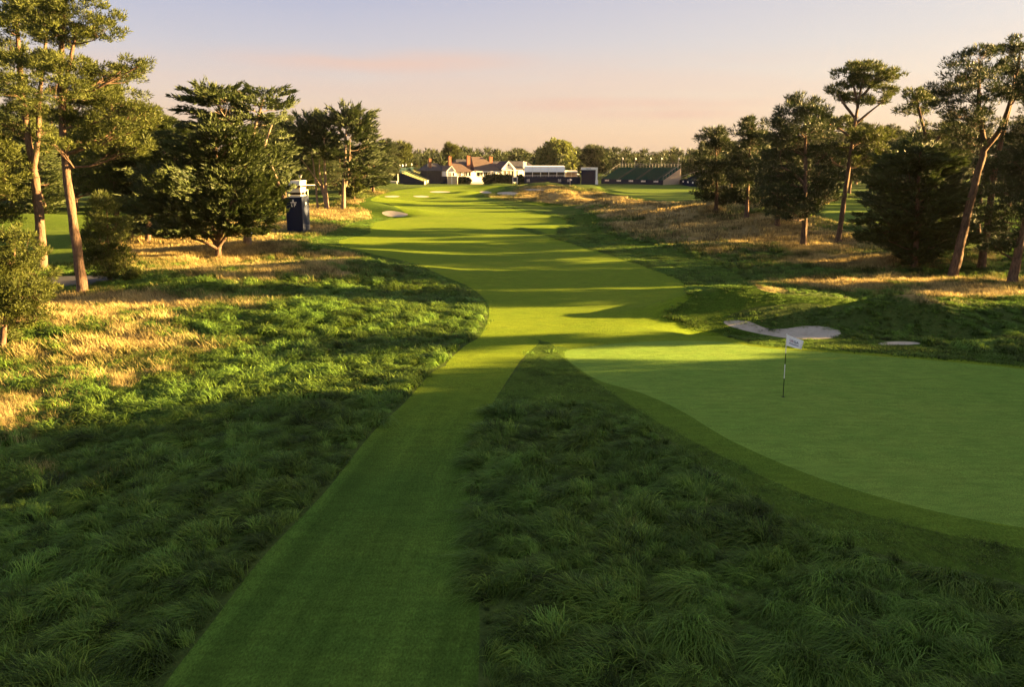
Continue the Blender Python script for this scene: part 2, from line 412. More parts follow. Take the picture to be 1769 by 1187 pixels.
def blade_mat(name, g0, g1, d0, d1, transl=.35):
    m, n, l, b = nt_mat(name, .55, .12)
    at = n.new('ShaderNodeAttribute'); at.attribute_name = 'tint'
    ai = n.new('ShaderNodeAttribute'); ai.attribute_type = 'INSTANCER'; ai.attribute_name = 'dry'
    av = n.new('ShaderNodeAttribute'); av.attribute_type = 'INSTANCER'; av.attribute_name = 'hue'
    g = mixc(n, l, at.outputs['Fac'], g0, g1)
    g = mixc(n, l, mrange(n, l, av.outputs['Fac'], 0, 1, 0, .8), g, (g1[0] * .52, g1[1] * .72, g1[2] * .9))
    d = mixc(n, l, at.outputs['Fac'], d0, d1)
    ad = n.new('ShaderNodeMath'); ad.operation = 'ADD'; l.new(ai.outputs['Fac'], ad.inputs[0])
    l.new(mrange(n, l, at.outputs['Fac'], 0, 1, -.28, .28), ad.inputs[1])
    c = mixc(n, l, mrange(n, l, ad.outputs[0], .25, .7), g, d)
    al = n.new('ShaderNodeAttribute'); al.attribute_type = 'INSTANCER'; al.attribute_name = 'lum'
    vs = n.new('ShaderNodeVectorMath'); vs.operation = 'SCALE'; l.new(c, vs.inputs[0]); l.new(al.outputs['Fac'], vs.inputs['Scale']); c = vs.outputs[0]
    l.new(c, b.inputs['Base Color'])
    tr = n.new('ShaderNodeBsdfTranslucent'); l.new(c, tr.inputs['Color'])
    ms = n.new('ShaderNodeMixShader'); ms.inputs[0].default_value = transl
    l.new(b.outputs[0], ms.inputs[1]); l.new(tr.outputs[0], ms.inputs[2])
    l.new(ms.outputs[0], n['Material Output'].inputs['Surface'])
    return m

def leaf_mat(name, c0, c1, transl=.3):
    m, n, l, b = nt_mat(name, .6)
    at = n.new('ShaderNodeAttribute'); at.attribute_name = 'tint'
    c = mixc(n, l, at.outputs['Fac'], c0, c1)
    l.new(c, b.inputs['Base Color'])
    tr = n.new('ShaderNodeBsdfTranslucent'); l.new(c, tr.inputs['Color'])
    ms = n.new('ShaderNodeMixShader'); ms.inputs[0].default_value = transl
    l.new(b.outputs[0], ms.inputs[1]); l.new(tr.outputs[0], ms.inputs[2])
    l.new(ms.outputs[0], n['Material Output'].inputs['Surface'])
    return m

def bark_mat(name, c0, c1):
    m, n, l, b = nt_mat(name, .95)
    tc = n.new('ShaderNodeTexCoord')
    mp = n.new('ShaderNodeMapping'); mp.inputs['Scale'].default_value = (5, 5, 1.2); l.new(tc.outputs['Object'], mp.inputs[0])
    t = noise_node(n, l, 2.2, 6, mp.outputs[0], .7)
    l.new(mixc(n, l, mrange(n, l, t.outputs[0], .35, .65), c0, c1), b.inputs['Base Color'])
    bump(n, l, b, t.outputs[0], .06, 1.0)
    return m

def sand_mat():
    m, n, l, b = nt_mat('bunker_sand', .95)
    tc = n.new('ShaderNodeTexCoord'); t = noise_node(n, l, 3.0, 6, tc.outputs['Object'], .7)
    l.new(mixc(n, l, mrange(n, l, t.outputs[0], .3, .7), (.33, .29, .24), (.44, .39, .32)), b.inputs['Base Color'])
    bump(n, l, b, t.outputs[0], .05, .6)
    return m

M = {}
M['fairway'] = mown_mat('fairway_turf', (.114, .170, .012), (.136, .186, .014), (.092, .150, .011))
M['first_cut'] = mown_mat('first_cut_turf', (.046, .082, .010), (.062, .098, .012), (.034, .066, .008), fine=14)
M['collar'] = mown_mat('collar_turf', (.074, .128, .014), (.092, .146, .016), (.062, .112, .013))
M['walkway'] = mown_mat('walkway_turf', (.062, .124, .018), (.086, .144, .020), (.050, .104, .016), stripe=(.10, 1.0, .65), blend=((.114, .170, .012), (.136, .186, .014), (.092, .150, .011)))  # darker copy of the fairway turf; path shade is put into the colour
M['putting_green'] = mown_mat('green_turf', (.128, .214, .034), (.148, .226, .038), (.104, .192, .030), fine=45)
M['green_far'] = mown_mat('far_turf', (.080, .125, .016), (.10, .142, .018), (.066, .108, .015))
M['side_fairway'] = M['green_far']  # darker turf; tree shade over the side fairways is put into the colour
M['sand'] = sand_mat()
M['cart_path'] = flat_mat('cart_path', (.075, .075, .08), .9, .15, 2.0)
M['rough'] = rough_ground_mat()
M['blade'] = blade_mat('grass_blade', (.032, .062, .009), (.200, .280, .038), (.20, .15, .05), (.44, .34, .13))
M['fescue'] = blade_mat('fescue_blade', (.06, .085, .015), (.16, .18, .03), (.27, .205, .08), (.52, .42, .18), .35)
M['pine'] = leaf_mat('pine_needles', (.014, .026, .007), (.098, .116, .022), .25)
M['pine_dark'] = leaf_mat('dark_pine_needles', (.010, .021, .008), (.046, .062, .017), .18)  # darker copy of the pine needles; backlit shade is put into the colour
M['cypress'] = leaf_mat('cypress_sprays', (.010, .021, .007), (.062, .082, .020), .18)
M['broad'] = leaf_mat('broad_leaves', (.05, .075, .018), (.15, .17, .04), .35)
M['bark'] = bark_mat('pine_bark', (.050, .032, .023), (.19, .12, .080))
M['bark_grey'] = bark_mat('pale_bark', (.09, .065, .048), (.30, .22, .16))

# ---------------------------------------------------------------- ground mesh
def build_ground():
    pts = []
    r = 5.0
    while r < 430:
        s = max(.22, r * .0125)
        if 60 < r < 260: s = r * .0105
        n_in = int(2 * math.radians(42) * r / s)
        for i in range(n_in + 1):
            a = math.radians(-42) + math.radians(84) * (i + (.5 if int(r * 7) % 2 else 0)) / n_in
            pts.append((r * math.sin(a), r * math.cos(a)))
        if r > 12:
            n_out = int(math.radians(276) * r / (s * 5)) 
            for i in range(1, n_out):
                a = math.radians(42) + math.radians(276) * i / n_out
                if (int(r / s) % 4) == 0: pts.append((r * math.sin(a), r * math.cos(a)))
        r += s * (.8 if r > 60 else .9)
    for R in (520, 700, 1000, 1600, 2600, 4200):
        for i in range(48):
            a = 2 * math.pi * i / 48
            pts.append((R * math.sin(a), R * math.cos(a)))
    pts = np.array(pts)
    pts = pts + rng.normal(0, 1, pts.shape) * .002 * np.linalg.norm(pts, axis=1, keepdims=True).clip(0, 400)
    verts = [Vector((float(a), float(b))) for a, b in pts]
    edges = []
    for zn, w in ZONES:
        s = len(verts)
        k = len(w)
        verts += [Vector((float(a), float(b))) for a, b in w]
        edges += [(s + i, s + (i + 1) % k) for i in range(k)]
    vo, eo, fo, *_ = delaunay_2d_cdt(verts, edges, [], 0, 1e-4, False)
    V = np.array([(v.x, v.y) for v in vo]); Fc = np.array([f for f in fo if len(f) == 3], dtype=np.int32)
    # faces wind counter-clockwise
    a, b, c = V[Fc[:, 0]], V[Fc[:, 1]], V[Fc[:, 2]]
    ar = (b[:, 0] - a[:, 0]) * (c[:, 1] - a[:, 1]) - (b[:, 1] - a[:, 1]) * (c[:, 0] - a[:, 0])
    Fc[ar < 0] = Fc[ar < 0][:, ::-1]
    cen = (a + b + c) / 3
    zone = zone_of(cen[:, 0], cen[:, 1])
    z = H(V[:, 0], V[:, 1])
    dist = np.hypot(V[:, 0], V[:, 1])
    z = z * np.clip((900 - dist) / 400, 0, 1)
    V3 = np.column_stack([V, z])
    dry = dry_at(V[:, 0], V[:, 1], z)
    return V3, Fc, zone, dry
GV, GF, GZ, GDRY = build_ground()
def ground_piece(name, sel, mat, label=None, cat=None, kind='structure', parent=None):
    f = GF[sel]
    used, inv = np.unique(f.ravel(), return_inverse=True)
    me = np_mesh(name, GV[used], inv.reshape(f.shape), {'dry': GDRY[used]}, smooth=True)
    o = link(name, me, mat, parent)
    return tag(o, label, cat, None, kind)
ground_piece('ground', GZ == 0, M['rough'])
done_names = set()
for nm, onm in (('first_cut', 'first_cut_lawn'), ('fairway', 'fairway_lawn'), ('walkway', 'mown_path'), ('collar', 'green_collar'), ('putting_green', 'putting_green_lawn'),
                ('green_far', 'far_green_lawn'), ('side_fairway', 'side_fairway_lawn'), ('cart_path', 'cart_path')):
    ids = [i + 1 for i, (zn, _) in enumerate(ZONES) if zn == nm]
    ground_piece(onm, np.isin(GZ, ids), M[nm])
BUNKER_LABELS = ['long pale sand bunker under grassy banks behind the white flag', 'sliver of sand in the small bunker right of the long greenside bunker',
  'sand bunker cut into the left side of the fairway past the tower', 'pale fairway bunker leftmost below the small grandstand', 'pale fairway bunker just right of the leftmost far one',
  'wide shadowed bunker below the clubhouse gable', 'small round bunker below the clubhouse porch', 'shadowed bunker at the tip of the golden dunes', 'pale bunker below the white hospitality tent']
bi = 0
for i, (zn, _) in enumerate(ZONES):
    if zn == 'sand':
        ground_piece('sand_bunker', GZ == i + 1, M['sand'], BUNKER_LABELS[bi], 'bunker', None)
        bi += 1

# ---------------------------------------------------------------- grass
def tuft_mesh(name, seed, n, L, w, height, lean, spread, radius, segs=3, mat=None):
    r = np.random.default_rng(seed)
    V = []; T = []; tint = []
    for i in range(n):
        bx, by = r.normal(0, radius, 2)
        a = r.normal(0, spread); l = L * r.uniform(.6, 1.15); h = height * r.uniform(.6, 1.15)
        dx, dy = math.cos(a), math.sin(a)
        sx, sy = -dy, dx
        roll = r.uniform(-.5, .5)
        cur = r.normal(0, .25)
        tt = r.uniform(0, 1) ** 1.2
        s0 = len(V)
        for k in range(segs + 1):
            t = k / segs
            hx = lean * l * (t ** 1.35); hz = h * (math.sin(min(1.0, t * 1.0) * math.pi * .5 * (1 + .75 * lean)) if lean > .5 else t)
            ox = bx + dx * hx + sx * cur * l * t * t; oy = by + dy * hx + sy * cur * l * t * t
            ww = w * (1 - t) ** .7 * .5 if k < segs else 0
            if k < segs:
                V.append((ox - sx * ww, oy - sy * ww, hz - .03 - ww * roll)); V.append((ox + sx * ww, oy + sy * ww, hz - .03 + ww * roll))
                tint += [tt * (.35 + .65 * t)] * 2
            else:
                V.append((ox, oy, hz - .03)); tint.append(tt)
        for k in range(segs - 1):
            q = s0 + 2 * k
            T.append((q, q + 1, q + 3)); T.append((q, q + 3, q + 2))
        q = s0 + 2 * (segs - 1)
        T.append((q, q + 1, q + 2))
    me = np_mesh(name, V, T, {'tint': tint}, smooth=True)
    me.materials.append(mat)
    return me

def tuft_collection(name, specs, mat):
    c = bpy.data.collections.new(name)
    for i, s in enumerate(specs):
        o = bpy.data.objects.new('%s_%02d' % (name, i), tuft_mesh(name, i * 7 + len(name), mat=mat, **s))
        c.objects.link(o)
    return c

def scatter(name, label, cat, pts, rot, scl, dry, hue, coll, ncoll):
    n = len(pts)
    lumf = 1 + .38 * W_LUM(pts[:, 0], pts[:, 1]) + .22 * W_LUM2(pts[:, 0], pts[:, 1])
    me = bpy.data.meshes.new(name)
    me.vertices.add(n); me.vertices.foreach_set('co', np.asarray(pts, np.float32).ravel())
    for a, v in (('rot', rot), ('scl', scl), ('dry', dry), ('hue', hue), ('lum', np.clip(rng.normal(1.0, .34, n) * lumf * LUM_K, .22, 1.9))):
        at = me.attributes.new(a, 'FLOAT', 'POINT'); at.data.foreach_set('value', np.asarray(v, np.float32))
    at = me.attributes.new('idx', 'INT', 'POINT'); at.data.foreach_set('value', rng.integers(0, ncoll, n).astype(np.int32))
    o = link(name, me)
    g = bpy.data.node_groups.new(name, 'GeometryNodeTree')
    g.interface.new_socket('Geometry', in_out='INPUT', socket_type='NodeSocketGeometry')
    g.interface.new_socket('Geometry', in_out='OUTPUT', socket_type='NodeSocketGeometry')
    N, Lk = g.nodes, g.links
    gi = N.new('NodeGroupInput'); go = N.new('NodeGroupOutput')
    ip = N.new('GeometryNodeInstanceOnPoints'); ci = N.new('GeometryNodeCollectionInfo')
    ci.inputs['Collection'].default_value = coll
    ci.inputs['Separate Children'].default_value = True; ci.inputs['Reset Children'].default_value = True
    def attr(nm, ty='FLOAT'):
        a = N.new('GeometryNodeInputNamedAttribute'); a.data_type = ty; a.inputs['Name'].default_value = nm
        return a.outputs['Attribute']
    cx = N.new('ShaderNodeCombineXYZ'); Lk.new(attr('rot'), cx.inputs['Z'])
    Lk.new(gi.outputs[0], ip.inputs['Points']); Lk.new(ci.outputs[0], ip.inputs['Instance'])
    ip.inputs['Pick Instance'].default_value = True
    Lk.new(attr('idx', 'INT'), ip.inputs['Instance Index']); Lk.new(cx.outputs[0], ip.inputs['Rotation']); Lk.new(attr('scl'), ip.inputs['Scale'])
    Lk.new(ip.outputs[0], go.inputs[0])
    md = o.modifiers.new('scatter', 'NODES'); md.node_group = g
    return tag(o, label, cat, None, 'stuff')

W_LUM = Waves(40, .85, n=12); W_LUM2 = Waves(41, 3.5); LUM_K = 1.08
W_FLOW = Waves(30, 7.0); W_FLOW2 = Waves(31, 2.2); W_SZ = Waves(32, 1.3); W_SZ2 = Waves(33, 3.2); W_HUE = Waves(34, 5)
ROUGH_FC = [i + 1 for i, (zn, _) in enumerate(ZONES) if zn == 'first_cut']
def scatter_band(r0, r1, density, ang=41):
    area = math.radians(2 * ang) * (r1 ** 2 - r0 ** 2) / 2
    n = int(area * density)
    r = np.sqrt(rng.uniform(r0 ** 2, r1 ** 2, n)); a = np.radians(rng.uniform(-ang, ang, n))
    x, y = r * np.sin(a), r * np.cos(a)
    return x, y, zone_of(x, y), H(x, y)

near_specs = [dict(n=46, L=.50, w=.013, height=.20, lean=.95, spread=.42, radius=.07) for _ in range(4)] + \
             [dict(n=44, L=.42, w=.012, height=.27, lean=.75, spread=.8, radius=.06) for _ in range(2)] + \
             [dict(n=46, L=.60, w=.014, height=.16, lean=1.0, spread=.30, radius=.08) for _ in range(3)]
mid_specs = [dict(n=32, L=.60, w=.030, height=.25, lean=.95, spread=.5, radius=.13) for _ in range(3)] + \
            [dict(n=28, L=.5, w=.026, height=.30, lean=.7, spread=.9, radius=.12) for _ in range(2)]
fcf_specs = [dict(n=26, L=.20, w=.030, height=.10, lean=.6, spread=1.4, radius=.18, segs=2) for _ in range(3)]
dry_specs = [dict(n=40, L=.5, w=.016, height=.50, lean=.45, spread=1.6, radius=.16, segs=2) for _ in range(4)]
dryf_specs = [dict(n=34, L=.6, w=.042, height=.50, lean=.5, spread=1.6, radius=.32, segs=2) for _ in range(4)]
dryff_specs = [dict(n=26, L=.6, w=.055, height=.42, lean=.55, spread=1.6, radius=.5, segs=2) for _ in range(4)]
short_specs = [dict(n=30, L=.13, w=.014, height=.06, lean=.7, spread=1.2, radius=.10, segs=2) for _ in range(3)]
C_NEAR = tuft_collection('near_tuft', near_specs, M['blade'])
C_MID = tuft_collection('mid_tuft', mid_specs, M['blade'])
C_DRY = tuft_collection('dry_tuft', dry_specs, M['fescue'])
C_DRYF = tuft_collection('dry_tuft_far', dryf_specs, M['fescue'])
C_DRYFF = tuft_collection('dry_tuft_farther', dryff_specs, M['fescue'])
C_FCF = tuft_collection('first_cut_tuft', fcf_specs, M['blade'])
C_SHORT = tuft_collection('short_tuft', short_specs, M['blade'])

def put(name, label, x, y, z, keep, coll, nc, dry, smin, smax, hue=None):
    x, y, z, dry = x[keep], y[keep], z[keep], dry[keep]
    rot = math.pi * .93 + 1.1 * W_FLOW(x, y) + .9 * W_FLOW2(x, y) + rng.normal(0, .45, len(x))
    sz = .45 + .42 * W_SZ(x, y) + .28 * W_SZ2(x, y) + rng.normal(0, .12, len(x))
    scl = smin + (smax - smin) * np.clip(sz, 0, 1)
    bank = np.exp(-((x - 17) / 10) ** 4 - ((y - 42) / 6) ** 4); scl = scl * (1 - .55 * bank)
    hu = np.clip(.45 + .35 * W_HUE(x, y) + rng.normal(0, .2, len(x)), 0, 1)
    return scatter(name, label, 'grass', np.column_stack([x, y, z - .01]), rot, scl, dry, hu, coll, nc)

def near_edge(x, y, z, eps):
    """distance fade at zone borders: True where a small step leaves the rough"""
    e = np.zeros(x.shape, bool)
    for dx, dy in ((eps, 0), (-eps, 0), (0, eps), (0, -eps)):
        e |= zone_of(x + dx, y + dy) != 0
    return e
# deep green rough close to the camera
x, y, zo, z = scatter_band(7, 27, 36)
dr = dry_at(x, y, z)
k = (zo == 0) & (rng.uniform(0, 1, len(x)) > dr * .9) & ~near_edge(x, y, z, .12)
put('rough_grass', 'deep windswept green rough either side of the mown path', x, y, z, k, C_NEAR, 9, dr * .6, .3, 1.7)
x, y, zo, z = scatter_band(27, 62, 20)
dr = dry_at(x, y, z)
k = (zo == 0) & (rng.uniform(0, 1, len(x)) > dr * 1.25) & ~near_edge(x, y, z, .15)
put('mound_grass', 'thick green rough on the mounds beside the fairway', x, y, z, k, C_MID, 5, dr * .6, .35, 1.4)
x, y, zo, z = scatter_band(62, 135, 3.5)
dr = dry_at(x, y, z)
k = (zo == 0) & (rng.uniform(0, 1, len(x)) > dr * 1.1)
put('distant_rough_grass', 'green rough grass further up both sides of the fairway', x, y, z, k, C_MID, 5, dr * .5, .6, 1.2)
# dry golden fescue
x, y, zo, z = scatter_band(10, 34, 10)
dr = dry_at(x, y, z)
k = (zo == 0) & (rng.uniform(0, 1, len(x)) < dr * 1.3 - .12 + .035)
put('golden_grass', 'sparse dry grass standing in the green rough at the left edge', x, y, z, k, C_DRY, 4, np.clip(dr + .35, 0, 1), .35, .95)
x, y, zo, z = scatter_band(34, 75, 14)
dr = dry_at(x, y, z)
k = (zo == 0) & (rng.uniform(0, 1, len(x)) < dr * 1.25 - .15)
put('fescue_grass', 'golden fescue on the mounds below the pines', x, y, z, k, C_DRYF, 4, dr, .35, .95)
x, y, zo, z = scatter_band(75, 240, 3.4)
dr = dry_at(x, y, z)
k = (zo == 0) & (rng.uniform(0, 1, len(x)) < dr * 1.6 - .15)
put('dune_grass', 'golden fescue over the rolling dunes right of the fairway', x, y, z, k, C_DRYFF, 4, dr, .45, 1.1)
# short first cut close by
x, y, zo, z = scatter_band(10, 40, 60)
k = np.isin(zo, ROUGH_FC)
put('first_cut_grass', 'short darker grass between deep rough and green', x, y, z, k, C_SHORT, 3, dry_at(x, y, z) * 0, .5, 1.3)

M['mown_blade'] = blade_mat('mown_blade', (.030, .070, .010), (.110, .200, .030), (.2, .15, .05), (.4, .3, .1), .3)
mown_specs = [dict(n=34, L=.05, w=.010, height=.030, lean=.6, spread=1.6, radius=.09, segs=2) for _ in range(3)]
C_MOWN = tuft_collection('mown_tuft', mown_specs, M['mown_blade'])
x, y, zo, z = scatter_band(8, 26, 75)
k = np.isin(zo, [i + 1 for i, (zn, _) in enumerate(ZONES) if zn in ('walkway', 'collar')]) & (rng.uniform(0, 1, len(x)) > (y - 12) / 14)
put('mown_path_blades', 'close-cut blades on the near end of the mown path', x, y, z, k, C_MOWN, 3, x * 0, .7, 1.4)
x, y, zo, z = scatter_band(34, 120, 5)
k = np.isin(zo, ROUGH_FC)
put('semi_rough_grass', 'dark first cut grass along both edges of the fairway', x, y, z, k, C_FCF, 3, dry_at(x, y, z) * 0, .5, 1.3)

# darker mower-edge lines of thicker grass along the right of the fairway and behind the green
ex, ey = [], []
for off, line in ((0, [(960, 408), (1010, 424), (1090, 448), (1150, 470), (1190, 487), (1200, 500), (1186, 520), (1158, 543), (1190, 560), (1250, 578), (1330, 594), (1500, 606), (1769, 630), (1950, 648)]),
                  (1, [(1040, 412), (1110, 436), (1180, 462), (1240, 492), (1330, 512), (1480, 520), (1640, 528)]),
                  (2, [(1186, 549), (1230, 560), (1290, 578), (1380, 592), (1500, 600), (1640, 608), (1769, 620)]), (3, [(855, 352), (900, 362), (960, 372), (985, 381), (972, 395), (960, 408)]),
                  (4, [(1249, 554), (1264, 551), (1292, 553), (1322, 563.5), (1352, 565.5), (1392, 560.5), (1430, 562.5), (1456, 572)]), (5, [(1446, 582), (1460, 586), (1500, 590), (1520, 591)])):
    sp = smooth_px(line, closed=False, step=4); w = hit(sp[:, 0], sp[:, 1])[:, :2]
    for a, b_ in zip(w[:-1], w[1:]):
        L_ = np.linalg.norm(b_ - a); n_ = int(L_ * (26 if off != 1 else 14)) + 1
        t_ = rng.uniform(0, 1, (n_, 1)); q_ = a + (b_ - a) * t_ + rng.normal(0, .10 + .0012 * a[1], (n_, 2))
        ex.append(q_[:, 0]); ey.append(q_[:, 1])
ex, ey = np.concatenate(ex), np.concatenate(ey)
put('edge_grass', 'thin dark lines of thicker grass along the mown edges of fairway and green', ex, ey, H(ex, ey), np.ones(len(ex), bool), C_FCF, 3, ex * 0, .7, 1.5)

# ---------------------------------------------------------------- trees
def tube_arrays(pts, radii, sides=7, seed=0):
    pts = [Vector(p) for p in pts]
    V = []; Fq = []
    n = len(pts)
    for i, p in enumerate(pts):
        t = (pts[min(i + 1, n - 1)] - pts[max(i - 1, 0)]).normalized()
        ref = Vector((0, 1, 0)) if abs(t.y) < .9 else Vector((1, 0, 0))
        a = t.cross(ref).normalized(); b = t.cross(a)
        for k in range(sides):
            an = 2 * math.pi * k / sides
            rr = radii[i] * (1 + .12 * math.sin(3 * an + i * 1.7 + seed))
            V.append(p + (a * math.cos(an) + b * math.sin(an)) * rr)
    for i in range(n - 1):
        for k in range(sides):
            k2 = (k + 1) % sides
            Fq.append((i * sides + k, i * sides + k2, (i + 1) * sides + k2, (i + 1) * sides + k))
    return V, Fq

def bend(a, b, n, r, sag=.12):
    """curved polyline from a to b with wobble"""
    a, b = Vector(a), Vector(b); L = (b - a).length
    off = Vector((r.normal(0, .06), r.normal(0, .06), -sag)) * L
    out = []
    for i in range(n + 1):
        t = i / n
        p = a.lerp(b, t) + off * math.sin(math.pi * t)
        if 0 < i < n: p += Vector(r.normal(0, .02, 3)) * L
        out.append(p)
    return out

def foliage(blobs, centre_axis, mpp, kind, r, dens=1.0, csz=9.0, need=1.0):
    """blobs: list of (world centre, rx, ry_depth, rz) -> triangles of leaf tufts. mpp: metres per photo pixel."""
    Cc = []; Cs = []; Dr = []
    for (c, a, d, b) in blobs:
        ar = (a / mpp) * (b / mpp)
        n = max(5, int(2.75 * dens * ar / (csz * csz) * (1.0 + .35 * min(2, d / max(a, .01)))))
        v = r.normal(0, 1, (n, 3)); v /= np.linalg.norm(v, axis=1, keepdims=True)
        rad = r.uniform(.35, 1.0, (n, 1)) ** .6
        q = v * rad * np.array([a, d, b]) + np.array(c)
        Cc.append(q); Cs.append(r.uniform(.6, 1.35, n) * csz * mpp)
        out = q - np.array(centre_axis(q))
        out /= (np.linalg.norm(out, axis=1, keepdims=True) + 1e-6)
        Dr.append(out)
    Cc = np.concatenate(Cc); Cs = np.concatenate(Cs); Dr = np.concatenate(Dr)
    n = len(Cc)
    per = int((58 if kind == 'pine' else 40) * need)
    tri_n = n * per
    ci = np.repeat(np.arange(n), per)
    v = r.normal(0, 1, (tri_n, 3)); v /= np.linalg.norm(v, axis=1, keepdims=True)
    s = Cs[ci][:, None]
    if kind == 'pine':
        pos = Cc[ci] + v * s * np.array([1.0, 1.0, .55]) * r.uniform(.3, 1, (tri_n, 1)) ** .5
        dr = v * .7 + np.array([0, 0, .55]) + Dr[ci] * .35 + r.normal(0, .35, (tri_n, 3))
        L, w = 5.4 * mpp, 1.45 * mpp
    elif kind == 'cypress':
        d = Dr[ci] * np.array([1, 1, .25]) + np.array([0, 0, .18])
        d /= np.linalg.norm(d, axis=1, keepdims=True)
        along = r.uniform(-1.0, 1.5, (tri_n, 1))
        pos = Cc[ci] + d * along * s * 1.1 + v * s * np.array([.5, .5, .28]) * (1.25 - .45 * np.abs(along))
        dr = d * 1.2 + np.array([0, 0, .15]) + r.normal(0, .38, (tri_n, 3))
        L, w = 8.0 * mpp, 2.4 * mpp
    else:
        pos = Cc[ci] + v * s * np.array([1.1, 1.1, .9]) * r.uniform(.3, 1, (tri_n, 1)) ** .5
        dr = v + r.normal(0, .8, (tri_n, 3))
        L, w = 4.5 * mpp, 3.4 * mpp
    dr /= np.linalg.norm(dr, axis=1, keepdims=True)
    q = r.normal(0, 1, (tri_n, 3))
    if kind == 'cypress': q = q * np.array([1, 1, .4])
    sd = np.cross(dr, q); sd /= np.linalg.norm(sd, axis=1, keepdims=True)
    Lr = (L * r.uniform(.6, 1.35, tri_n))[:, None]; wr = (w * r.uniform(.7, 1.3, tri_n))[:, None]
    A = pos - sd * wr * .5; B = pos + sd * wr * .5; T = pos + dr * Lr
    V = np.stack([A, B, T], 1).reshape(-1, 3)
    Fc = np.arange(tri_n * 3).reshape(-1, 3)
    ct = np.clip(r.normal(.5, .22, n), 0, 1)
    tint = np.clip(ct[ci] * .75 + r.uniform(0, .35, tri_n), 0, 1)
    tint = np.repeat(tint, 3)
    tint[2::3] = np.clip(tint[2::3] + .12, 0, 1)
    return V, Fc, tint, Cc, Cs

